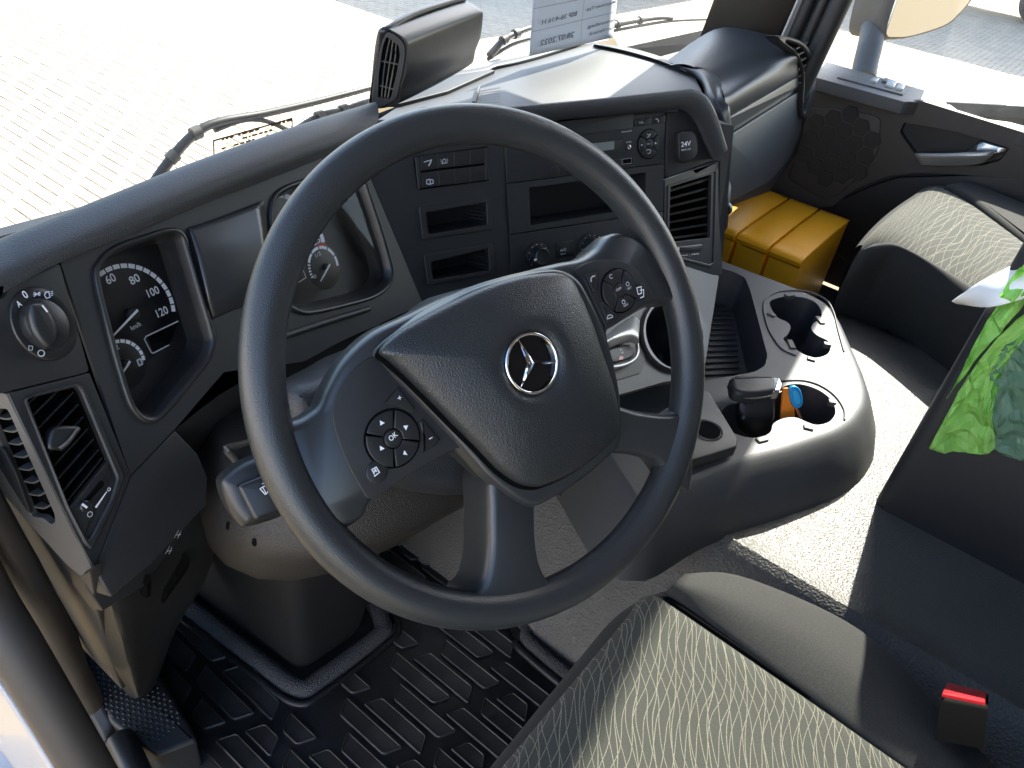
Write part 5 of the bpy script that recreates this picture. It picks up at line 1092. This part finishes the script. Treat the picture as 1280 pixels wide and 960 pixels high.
# ================================================================== SEATS
def cushion(zt, outline_in, out_r, name_label, cat_label, ins_grid, bol, z0, side_m=SEATB):
    pass
seat = thing('driver_seat', (0, -.45, FZ), "driver's seat with lattice-patterned grey cushion and black side bolster in the foreground", 'seat')
SZ = flat(-.262)
sout = rnd([(-.33, -.14), (.09, -.135), (.17, -.18), (.212, -.34), (.20, -.42), (.15, -.50), (.13, -.85), (-.33, -.85)], [.05, .07, .05, .06, .05, .05, .03, .03], 6)
def roundslab(name, P, pts, top, bot, r, m, parent, seg=7, crown=0):
    pts = ccw(pts); vs, fs = slabmesh(P, pts, top, bot, r, seg, dome=crown); return link(name, vs, fs, m, parent, sharp=80)
roundslab('cushion', SZ, sout, 0, -.15, .045, SEATB, seat, crown=0)
bols = smooth(SZ.uvs([(826, 737), (845, 719), (880, 713), (975, 742), (1070, 786), (1132, 832), (1180, 892), (1235, 977), (1300, 1080), (1128, 958), (1044, 893), (957, 829), (885, 775)], .010), 4)
bolA = [(830, 741), (868, 764), (957, 829), (1044, 893), (1128, 958), (1230, 1035)]; bolK = [(845, 727), (903, 744), (1003, 793), (1083, 848), (1160, 915), (1262, 1003)]
bolC = [(857, 717), (922, 719), (1040, 767), (1120, 824), (1186, 900), (1295, 1005)]
cC = [SZ.hit(x, y, -.006) for x, y in bolC]
loft('side_bolster', [[SZ.hit(x, y, -.006) for x, y in bolA], [SZ.hit(x, y, .0065) for x, y in bolA], [SZ.hit(x, y, .018) for x, y in bolK], cC, [p + Vector((.006, .002, -.03)) for p in cC], [p + Vector((.004, .002, -.09)) for p in cC], [p + Vector((-.01, 0, -.15)) for p in cC]], SEATB, seat, 5, 5, sharp=85)
def patch(name, fx, nx, ny, m, parent, uvf):
    vs = []; uv = []; fs = []
    for j in range(ny + 1):
        for i in range(nx + 1): p = fx(i / nx, j / ny); vs.append(p); uv.append(uvf(p))
    for j in range(ny):
        for i in range(nx): a = j * (nx + 1) + i; fs.append((a, a + 1, a + nx + 2, a + nx + 1))
    return link(name, vs, fs, m, parent, sharp=80, uvs=uv)
def ins(u, v):
    xl, xr = -.32, .098 - .02 * v; x = xl + (xr - xl) * u; y = -.150 - .60 * v
    ed = min(1, min((xr - x) / .03, (x - xl) / .03, v * .6 / .035)); ed = max(0, ed); z = -.262 + .0015 + .010 * math.sqrt(1 - (1 - ed) ** 2) - (.018 * max(0, 1 - v * .6 / .02) ** 2)
    return Vector((x, y, z))
patch('seat_insert', ins, 60, 60, FABRIC, seat, lambda p: (p.x, p.y))
tube('seam', [Vector((.100 - .02 * v, -.150 - .60 * v, -.258)) for v in (.05, .2, .4, .6, .8, 1)], .0022, PIT, seat, k=2, seg=6)
v_, f_ = boxmesh(W3, -.28, .10, -.8, -.2, FZ, -.40); link('seat_base', v_, f_, BLACK2, seat, bevel=.01)
bk = thing('seat_belt_buckle', at(1205, 930, z=-.33), "black seat belt buckle with red release button beside the driver's seat", 'belt buckle')
BP = Pl(at(1206, 868, z=-.245), at(1236, 870, z=-.245) - at(1177, 857, z=-.245), Vector((0, .85, -.45)))
if BP.n.dot(CAM - BP.o) < 0: BP = Pl(BP.o, -BP.ex, BP.ey)
bq = BP.uvs([(1174, 872), (1182, 854), (1236, 867), (1236, 884)])
slab('buckle_housing', BP, rnd(bq, .003), .0, -.034, BUCK, bk, r=.003); slab('release_button', BP, rnd(BP.uvs([(1177, 871), (1183, 857.5), (1233, 869.5), (1231, 882)]), .002), .0035, -.002, RED, bk, r=.0015)
slab('button_recess', BP, rnd(BP.uvs([(1186, 868), (1189, 864), (1225, 872), (1223, 876)]), .001), .0038, .002, mat('red_plastic_deep', (.42, .012, .02), .4), bk, r=.0002)
tube('buckle_stalk', [BP.pt(0.0, -.0, -.03), BP.pt(.004, .004, -.06), BP.pt(.01, .02, -.14)], .010, BLACK2, bk)
# passenger seat
pst = thing('passenger_seat', (1.4, -.4, FZ), 'passenger seat cushion with wavy light lines, lit by the sun beside the yellow boxes', 'seat')
QZ = flat(-.235)
NE = [(1073, 318), (1090, 307), (1111, 303), (1134, 311), (1166, 328), (1210, 353), (1262, 386)]
FE = [(1080, 305), (1096, 285), (1118, 264), (1143, 246), (1172, 231), (1212, 250), (1330, 335)]
pn = [at(x, y, z=-.247) for x, y in NE]; pf = [at(x, y, z=-.247) for x, y in FE]
def cr(t, h): return [a_.lerp(b_, t) + Vector((0, 0, h)) for a_, b_ in zip(pn, pf)]
loft('seat_insert', [cr(0, -.004), cr(.05, .001), cr(.2, .010), cr(.5, .016), cr(.8, .010), cr(.95, .001), cr(1, -.006)], FABRIC, pst, 6, 4, sharp=85, uvscale=.55, uvswap=True)
RE_ = [(1067, 325), (1085, 319), (1112, 317), (1137, 327), (1163, 344), (1196, 368), (1245, 402)]; pr_ = [at(x, y, z=-.259) for x, y in RE_]
pm = [(a_ + b_) / 2 + Vector((-.004, .0, .011)) for a_, b_ in zip(pn, pr_)]
loft('cushion', [[p + Vector((.02, 0, -.03)) for p in pn], [p + Vector((0, 0, -.003)) for p in pn], pm, pr_, [p + Vector((-.006, .0, -.03)) for p in pr_], [p + Vector((-.002, 0, -.10)) for p in pr_], [p + Vector((.02, -.01, -.19)) for p in pr_]], SEATB, pst, 5, 4, sharp=85)
loft('cushion_front', [[p + Vector((0, -.02, .0)) for p in pf[:6]], [p + Vector((0, .004, -.004)) for p in pf[:6]], [p + Vector((0, .014, -.03)) for p in pf[:6]], [p + Vector((0, .008, -.16)) for p in pf[:6]]], SEATB, pst, 5, 3, sharp=85)
roundslab('side_bolster', QZ, rnd(QZ.uvs([(1178, 230), (1204, 225), (1235, 235), (1300, 262), (1380, 320), (1340, 345), (1280, 300), (1215, 250)], 0), .02, 4), .004, -.16, .018, SEATB, pst)
link('seat_base', *boxmesh(W3, 1.15, 1.7, -.8, -.15, FZ, -.42), BLACK2, pst, bevel=.01)
# ================================================================== TUNNEL BOX, FILM
TB = Pl((.6, -.3, TZ), (0, -1, 0), (0, 0, 1))
tb = thing('tunnel_box', (.8, -.6, TZ), 'tall dark box with slanted edge standing on the grey tunnel at the right', 'storage box')
BXM = mat('dark_matte_box', (.016, .016, .018), .55, .4, 1200, kind='vor', dist=.0004)
P = Pl((.60, -.30, TZ), (1, 0, 0), (0, -1, 0)); 
P = flat(TZ); out = rnd([(.605, -.303), (.605, -.95), (1.02, -.95), (1.02, -.303)], .022, 6)
vs, fs = slabmesh(P, out, .60, .0, .03, 5); link('box_body', vs, fs, BXM, tb)
fl = thing('protective_film', TB.pt(.1, .2, .01), 'crumpled translucent green protective film hanging over the dark box', 'plastic film')
def filmmat(nm, col, tr):
    m = bpy.data.materials.new(nm); m.use_nodes = True; n = m.node_tree.nodes; l = m.node_tree.links; b = n['Principled BSDF']; b.inputs['Base Color'].default_value = (*col, 1); b.inputs['Roughness'].default_value = .08
    t = n.new('ShaderNodeBsdfTransparent'); t.inputs[0].default_value = (*tr, 1); tl = n.new('ShaderNodeBsdfTranslucent'); tl.inputs[0].default_value = (*col, 1); mx = n.new('ShaderNodeMixShader'); mx.inputs[0].default_value = .66; m2 = n.new('ShaderNodeMixShader'); m2.inputs[0].default_value = .5
    l.new(b.outputs[0], m2.inputs[1]); l.new(tl.outputs[0], m2.inputs[2]); l.new(t.outputs[0], mx.inputs[1]); l.new(m2.outputs[0], mx.inputs[2]); l.new(mx.outputs[0], n['Material Output'].inputs[0])
    tc = n.new('ShaderNodeTexCoord'); nz = n.new('ShaderNodeTexNoise'); nz.inputs['Scale'].default_value = 28; nz.inputs['Detail'].default_value = 3; nz.inputs['Distortion'].default_value = 1.5; l.new(tc.outputs['Object'], nz.inputs[0]); bp = n.new('ShaderNodeBump'); bp.inputs['Distance'].default_value = .012; bp.inputs['Strength'].default_value = .6; l.new(nz.outputs[0], bp.inputs['Height']); l.new(bp.outputs[0], b.inputs['Normal']); return m
FG = filmmat('green_film', (.55, .88, .28), (.60, .93, .42)); FC = filmmat('pale_film', (.25, .42, .30), (.75, .9, .8))
random.seed(11)
from mathutils import noise
def sheetpx(name, rows, m, amp=.006, parent=fl, P=TB, h0=.008, facet=True):
    g, _, nr, nc = loftmesh([[P.hit(x, y, h0) for x, y in r] for r in rows], 5, 6)
    vs = []
    for v in g:
        v = Vector(v); q = v * 38; d = noise.noise(q) + .6 * noise.noise(q * 2.3 + Vector((3, 1, 7))) ; rg = 1 - abs(noise.noise(q * .8 + Vector((9, 2, 4)))) * 2
        vs.append(v + P.n * (amp * (1.3 * d + .8 * rg)) + Vector((0, noise.noise(q * 1.7), noise.noise(q * 1.9 + Vector((5, 5, 5))))) * .0025)
    fs = []
    for i in range(nr - 1):
        for j in range(nc - 1):
            a_, b_, c_, d_ = i * nc + j, i * nc + j + 1, (i + 1) * nc + j + 1, (i + 1) * nc + j; fs += [(a_, b_, c_), (a_, c_, d_)]
    o = link(name, vs, fs, m, parent, sharp=7); s_ = o.modifiers.new('solidify', 'SOLIDIFY'); s_.thickness = .0003
    return o
sheetpx('film_fold', [[(1164, 556), (1190, 505), (1215, 462), (1250, 420), (1300, 372)], [(1164, 560), (1202, 535), (1222, 500), (1250, 450), (1300, 400)], [(1170, 563), (1205, 562), (1230, 558), (1238, 500), (1262, 440)], [(1172, 564), (1208, 563), (1241, 562), (1243, 520), (1250, 470)]], FG, .010)
sheetpx('film_fold', [[(1188, 492), (1206, 455), (1228, 412), (1258, 362), (1300, 300)], [(1196, 480), (1218, 440), (1240, 402), (1268, 362), (1300, 330)], [(1205, 470), (1226, 440), (1250, 415), (1275, 385), (1300, 360)]], FG, .014, h0=.016)
sheetpx('clear_film', [[(1236, 470), (1250, 440), (1275, 420), (1310, 405)], [(1241, 510), (1260, 480), (1285, 470), (1320, 465)], [(1243, 545), (1262, 530), (1290, 530), (1320, 540)], [(1241, 562), (1258, 566), (1290, 578), (1320, 590)]], FC, .009)
sheetpx('film_fold', [[(1246, 375), (1262, 350), (1285, 320), (1310, 290)], [(1258, 398), (1270, 372), (1290, 345), (1310, 330)]], FG, .014, h0=.022)
wp = loft('white_wrapper', [[at(1190, 377, z=-.06), at(1225, 352, z=-.02), at(1285, 322, z=.02)], [at(1196, 380, z=-.07), at(1235, 368, z=-.02), at(1285, 345, z=.02)], [at(1204, 381, z=-.08), at(1236, 384, z=-.03), at(1285, 372, z=.0)]], mat('white_plastic_sheet', (.75, .75, .74), .4, .3, 40, dist=.002), None, 4, 4, thick=.001); tag(wp, 'sunlit white plastic wrapper sticking out behind the green film', 'wrapper')
# ================================================================== CENTRE CONSOLE ON THE TUNNEL
CZ = -.31; CP = flat(CZ)
con = thing('centre_console', (.6, -.05, TZ), 'grey centre console with ribbed tray and double cup holders on the engine tunnel', 'console')
def sC(x, y): return (800 + x / 2.667, 300 + y / 2.667)
cto = [(800, 640), (860, 606), (924, 580), (987, 564), (1047, 544), (1070, 530), (1085, 508), (1086, 488), (1076, 457), (1062, 425), (1050, 398), (1036, 378), (1008, 363), (965, 347), (901, 323), (860, 310), (760, 400), (720, 520)]
cout = rnd(CP.uvs(cto), .02, 4)
binq = [sC(255, 90), sC(310, 105), sC(350, 125), sC(368, 170), sC(400, 290), sC(425, 385), sC(416, 420), sC(380, 440), sC(235, 466), sC(190, 480), sC(150, 300)]
def cupoutline(px): return smooth(CP.uvs([sC(*p) for p in px]), 4)
cupA = [(432, 212), (450, 196), (500, 187), (560, 195), (592, 215), (606, 242), (600, 262), (578, 278), (572, 298), (592, 318), (625, 335), (636, 355), (625, 380), (590, 392), (555, 385), (525, 368), (500, 352), (478, 330), (492, 315), (502, 290), (488, 272), (455, 255)]
cupB = [(268, 590), (280, 560), (310, 545), (380, 540), (440, 520), (480, 488), (530, 480), (590, 497), (635, 530), (652, 572), (632, 605), (590, 616), (555, 606), (520, 592), (480, 594), (445, 612), (435, 640), (400, 658), (350, 656), (300, 638), (272, 615)]
cAo, cBo = cupoutline(cupA), cupoutline(cupB)
outline = ccw(cout); n = len(outline)
plate('console_top', CP, inset(outline, .012), [rnd(CP.uvs(binq), .008, 3), cAo, cBo], 0, -.003, CONS, con, bevel=.0012)
prof = [(-.045, TZ - CZ), (-.035, TZ - CZ + .03), (-.012, -.02), (-.004, -.010), (.002, -.004), (.008, -.0008), (.0122, 0), (.0122, -.003)]
vs = []; fs = []
for d, h in prof: vs += [CP.pt(u, v, h) for u, v in inset(outline, d)]
for a in range(len(prof) - 1):
    for i in range(n): j = (i + 1) % n; fs.append((a * n + i, a * n + j, (a + 1) * n + j, (a + 1) * n + i))
link('console_skirt', vs, fs, CONS, con, sharp=70)
pocket('tray_bin', CP, rnd(CP.uvs(binq), .008, 3), -.001, -.075, CONS, con, shrink=.006)
bu = [Vector(CP.uv(*p, -.073)) for p in (sC(250, 200), sC(310, 200), sC(332, 445), sC(215, 450))]
for k in range(15):
    t = k / 14.; a = bu[0].lerp(bu[3], t); b = bu[1].lerp(bu[2], t); e = (b - a).normalized()
    Q = Pl(CP.pt(a.x, a.y, -.073), (e.x, e.y, 0), (-e.y, e.x, 0)); box('tray_rib', Q, 0, (b - a).length, -.0022, .0022, -.001, .0025, CONS, con, bevel=.0008)
CUPD = mat('cup_holder_dark', (.03, .03, .032), .5, .3, 1200, dist=.0002)
pocket('cup_holder', CP, cAo, -.001, -.08, CUPD, con, shrink=.004); pocket('cup_holder', CP, cBo, -.001, -.08, CUPD, con, shrink=.004)
for pts in ([(412, 240), (415, 205), (445, 178), (500, 168), (570, 175), (620, 200), (645, 240), (660, 300), (680, 372)], [(470, 470), (540, 468), (600, 485), (650, 520), (680, 565), (682, 600)], [(412, 240), (430, 300), (470, 360), (520, 385)]):
    tube('rim_line', [CP.hit(*sC(*p), .0008) for p in pts], .0018, CONS, con, seg=8)
for (x, y, dx, dy) in ((440, 246, 12, 6), (500, 181, 14, -2), (601, 265, 10, 12), (626, 344, 12, 2), (572, 394, 14, 4), (563, 622, 16, 4), (408, 662, 16, -4), (642, 536, 12, 2), (505, 345, 6, 14)):
    a = CP.uv(*sC(x - dx, y - dy), .003); b = CP.uv(*sC(x + dx, y + dy), .003); e = (Vector(b) - Vector(a)); L = e.length; e.normalize(); Q = Pl(CP.pt(*a, 0), (e.x, e.y, 0), (-e.y, e.x, 0)); box('spring_tab', Q, 0, L, -.005, .005, -.006, .003, GREY, con, bevel=.001)
# socket lid plate at the near left of the console
box2('socket_plate', [(846, 478), (884, 497), (919.5, 556), (918, 566), (884, 577), (840, 590)], .012, -.004, BLACK, con, P=Pl((0, 0, CZ + .01), (1, 0, 0), (0, 1, 0)), r=.003, rr=.003)
pz = flat(CZ + .01); u, v = pz.uv(884, 538, .012); lathe('lid_socket', pz, u, v, [(.012, .012), (.020, .0125), (.0215, .0145), (.0225, .013), (.0225, .011)], GREY, con, seg=32, cap=False); lathe('socket_hole', pz, u, v, [(.0185, .0135), (.018, .0128)], PIT, con, seg=24)
# pouch / handset in the cup holder
hd = thing('black_handset', CP.hit(940, 530, -.07), 'black handset with silver end standing in the left cup holder', 'handset')
HZ = flat(CZ + .028)
slab('handset_head', HZ, smooth(HZ.uvs([sC(300, 478), (912.0, 476), sC(330, 460), sC(400, 463), sC(440, 466), sC(448, 490), sC(440, 512), sC(380, 522), sC(330, 520), sC(305, 505)]), 4), .008, -.012, BLACK, hd, r=.007, seg=5)
slab('silver_end', HZ, rnd(HZ.uvs([sC(436, 466), sC(462, 468), sC(472, 490), sC(462, 512), sC(440, 513)]), .003), .006, -.010, SATIN, hd, r=.003)
tube('silver_trim', [HZ.hit(*sC(*p), -.003) for p in ((312, 512), (335, 524), (380, 527), (430, 520), (470, 506))], .0014, SATIN, hd)
loft('handset_grip', [[HZ.hit(*sC(*p), h) for p in ((335, 528), (380, 530), (438, 524), (438, 510), (340, 510))] for h in (-.01,)] + [[CP.hit(*sC(*p), -.012) for p in ((330, 590), (370, 600), (436, 590), (440, 560), (340, 560))], [CP.hit(*sC(*p), -.075) for p in ((325, 640), (370, 655), (430, 640), (440, 600), (340, 600))]], BLACK, hd, 3, 4, close=True, caps=True)
loft('strap', [[HZ.hit(*sC(x, 530), -.008) for x in (340, 372)], [CP.hit(*sC(x, 565), .004) for x in (350, 385)], [CP.hit(*sC(x, 600), -.01) for x in (335, 360)]], BTN, hd, 2, 4, thick=.002)
ky = thing('door_key', CP.hit(*sC(520, 560), -.03), 'key with bright blue head standing beside the orange tag in the cup holder', 'key')
KYP = yt(-40, 20, CP.hit(*sC(515, 600), -.02))
slab('key_head', KYP, smooth(KYP.uvs([sC(498, 500), sC(505, 488), sC(520, 487), sC(533, 500), sC(540, 530), sC(538, 550), sC(525, 560), sC(512, 556), sC(503, 535)]), 4), .003, -.003, BLUEK, ky, r=.002)
slab('key_emboss', KYP, smooth(KYP.uvs([sC(507, 505), sC(516, 500), sC(526, 515), sC(530, 538), sC(520, 545), sC(512, 535)]), 3), .0038, .001, mat('blue_inset', (.06, .45, .8), .3), ky, r=.0005)
slab('key_blade', KYP, KYP.uvs([sC(518, 558), sC(526, 560), sC(543, 600), sC(545, 610), sC(538, 606), sC(530, 590)]), .001, -.001, mat('brass_key_blade', (.5, .3, .22), .35, metal=1), ky, r=.0003)
tg = slab('key_tag', KYP, rnd(KYP.uvs([sC(482, 498), sC(500, 495), sC(518, 552), sC(519, 600), sC(474, 602), sC(478, 545)]), .002), -.003, -.007, ORANGE, None, r=.001); tag(tg, 'flat orange plastic tag upright in the cup holder', 'key tag')

# ================================================================== FLOOR MAT, FOOT REST, DOOR FRAME
mt = thing('floor_mat', (-.02, .05, FZ), 'black rubber floor mat with rows of raised slanted ribs in the driver footwell', 'floor mat')
MZ = flat(FZ + .004)
mo_ = rnd([(-.22, .56), (-.215, -.6), (.155, -.6), (.175, -.02), (.20, .05), (.30, .30), (.33, .56)], .02, 4)
slab('mat_base', MZ, mo_, 0, -.003, MATR, mt, r=.001)
def inmat(x, y):
    if not (-.205 < x < .30 and y < .5): return False
    if x > .15 and y < (x - .155) * 2.0 + .0: return False
    if -.12 < x < .13 and y > .18 + .0 * x: return False
    return True
pw, L1, L2, gap = .026, .112, .056, .008
random.seed(5)
padm = {}
def padmesh(L, fl_):
    if (L, fl_) in padm: return padm[(L, fl_)]
    w = pw / 2; c = .013
    o = [(-w, -L/2 + c), (w, -L/2), (w, L/2), (-w, L/2 - c)] if not fl_ else [(-w, -L/2), (w, -L/2 + c), (w, L/2 - c), (-w, L/2)]
    o = ccw(rnd(o, .0055, 3)); vs, fs = slabmesh(flat(0), o, .0045, 0, .0012, 1)
    rim = inset(o, .0028); n_ = len(o); me = bpy.data.meshes.new('rib'); 
    # raised lip round each pad
    base = vs; top0 = len(vs); vs = vs[:]; fs = fs[:-2]
    a = len(vs); vs += [Vector((x, y, .0045)) for x, y in inset(o, .0022)]; b = len(vs); vs += [Vector((x, y, .0032)) for x, y in inset(o, .0030)]
    last = a - n_
    for i in range(n_):
        j = (i + 1) % n_; fs.append((last + i, last + j, a + j, a + i)); fs.append((a + i, a + j, b + j, b + i))
    fs.append(tuple(b + i for i in range(n_)))
    me.from_pydata(vs, [], fs); me.polygons.foreach_set('use_smooth', [False] * len(me.polygons)); me.materials.append(RIBM); padm[(L, fl_)] = me; return me
mw = Vector(mt['_w']); cnt = 0; i = 0
xx = -.19
while xx < .29:
    yy = -.45 + (i % 3) * .039 - .03; k = i
    while yy < .5:
        L = L1 if (k % 3) != 1 else L2
        if cnt < 295 and inmat(xx, yy + L / 2):
            o = bpy.data.objects.new('rib', padmesh(L, (i + k) % 2 == 0)); COL.objects.link(o); o.parent = mt; o.location = Vector((xx, yy + L / 2, FZ + .004)) - mw; cnt += 1
        yy += L + gap; k += 1
    xx += pw + .0070; i += 1
tube('mat_edge', [(.165, -.55, FZ + .008), (.178, -.02, FZ + .008), (.205, .05, FZ + .008), (.30, .28, FZ + .008), (.33, .5, FZ + .008)], .007, MATR, mt, seg=10)
tube('carpet_edge', [(.190, -.55, FZ + .012), (.196, -.03, FZ + .012), (.225, .05, FZ + .012), (.32, .27, FZ + .012)], .012, CARPET, mt, seg=8)
tube('column_carpet_trim', [(-.11, .52, FZ + .006), (-.092, .30, FZ + .006), (-.082, .218, FZ + .006), (-.05, .205, FZ + .006), (.045, .197, FZ + .006), (.072, .205, FZ + .006), (.10, .27, FZ + .006), (.16, .46, FZ + .006)], .014, CARPET, mt, seg=10)
tube('trim_bead', [(-.13, .52, FZ + .005), (-.112, .30, FZ + .005), (-.10, .205, FZ + .005), (-.06, .186, FZ + .005), (.05, .178, FZ + .005), (.088, .188, FZ + .005), (.118, .27, FZ + .005), (.18, .46, FZ + .005)], .006, MATR, mt, seg=8)
# footrest
fr = thing('foot_rest', (-.25, .33, FZ), 'black raised foot rest with studded top at the lower left of the footwell', 'foot rest')
FP = flat(-.585)
fo = FP.uvs([(95, 790), (150, 770), (190, 826), (236, 903), (247, 925), (195, 945), (152, 914), (137, 902), (118, 860)])
vs, fs = slabmesh(FP, rnd(fo, .006, 3), 0, -.07, .006, 4); link('rest_body', vs, fs, BLACK, fr)
fi = ccw(FP.uvs([(101, 815), (128, 790), (185, 833), (230, 902), (195, 934), (152, 905), (136, 895)])); stud = []
xs = [p[0] for p in fi]; ys = [p[1] for p in fi]
def inside(x, y, q):
    c = False
    for i in range(len(q)):
        a, b = q[i - 1], q[i]
        if (a[1] > y) != (b[1] > y) and x < (b[0] - a[0]) * (y - a[1]) / (b[1] - a[1]) + a[0]: c = not c
    return c
s_ = .0068; nx = int((max(xs) - min(xs)) / s_); ny = int((max(ys) - min(ys)) / s_)
for i in range(nx + 1):
    for j in range(ny + 1):
        x = min(xs) + i * s_ + (s_ / 2 if j % 2 else 0); y = min(ys) + j * s_
        if inside(x, y, fi):
            r_ = .0026; vs = [FP.pt(x + a, y + b, 0) for a, b in ((-r_, 0), (0, -r_), (r_, 0), (0, r_))] + [FP.pt(x, y, .0016)]; stud.append((vs, [(0, 1, 4), (1, 2, 4), (2, 3, 4), (3, 0, 4)]))
so = join('studs', stud, BLACK, fr); so['kind'] = 'stuff'
SPn = p3(at(57, 816, z=-.575), at(135, 925, z=-.60), at(57, 816, z=-.575) + Vector((.04, .0, .02)))
sp_ = loft('side_plate', [[at(57, 817, z=-.57), at(86, 798, z=-.56)], [at(95, 868, z=-.585), at(112, 850, z=-.575)], [at(131, 930, z=-.60), at(142, 905, z=-.59)]], BLACK, fr, 3, 4, thick=.02)
u, v = FP.uv(138, 927, -.01); screwhead(FP, u, v, -.012, fr, .004, SATIN)
tube('latch_knob', [at(150, 925, z=-.585), at(165, 955, z=-.58), at(180, 990, z=-.58)], .017, BTN, fr, seg=14)
# driver's door frame
df = thing('door_frame', (-.36, .3, FZ), "smooth dark lower door frame curving down past the driver's footwell", 'door frame')
T_ = lambda x, y, X: at(x, y, x=X)
tube('frame_tube', [T_(-90, 600, -.36), T_(-24, 735, -.36), T_(25, 817, -.36), T_(106, 955, -.36), T_(200, 1120, -.36)], .0215, DOORM, df, seg=24)
tube('door_seal', [T_(-60, 560, -.33), T_(0, 665, -.325), T_(40, 735, -.32), T_(72, 800, -.315), T_(110, 880, -.31)], .016, DOORM, df, seg=14)
loft('sill_plate', [[T_(-40, 500, -.30), T_(30, 590, -.29)], [T_(0, 600, -.30), T_(60, 690, -.28)], [T_(55, 760, -.30), T_(110, 830, -.28)], [T_(90, 850, -.30), T_(140, 940, -.28)]], BLACK2, df, 2, 4, thick=.01)
BODYP = mat('off_white_body_paint', (.40, .40, .42), .35, coat=.3)
bp_ = thing('cab_step', (-.62, .3, -1.2), 'white painted lower cab body and entry step outside the door at the bottom left corner', 'step')
loft('body_panel', [[at(-60, 765, z=-.62), at(0, 836, z=-.62), at(42, 900, z=-.62), at(95, 985, z=-.62)], [at(-70, 850, z=-.74), at(-18, 880, z=-.74), at(26, 922, z=-.74), at(72, 990, z=-.74)], [at(-80, 900, z=-.85), at(-30, 912, z=-.85), at(12, 936, z=-.85), at(50, 1000, z=-.85)]], BODYP, bp_, 4, 4, thick=.01)
slab('step_tread', flat(-.95), rnd(flat(-.95).uvs([(-60, 945), (20, 926), (58, 930), (68, 950), (60, 1000), (-60, 1020)]), .01), 0, -.04, BODYP, bp_, r=.008)
slab('step_housing', flat(-1.15), rnd(flat(-1.15).uvs([(-100, 820), (60, 840), (90, 1000), (-100, 1050)]), .01), 0, -.1, mat('blue_grey_step', (.16, .20, .27), .5), bp_, r=.01)
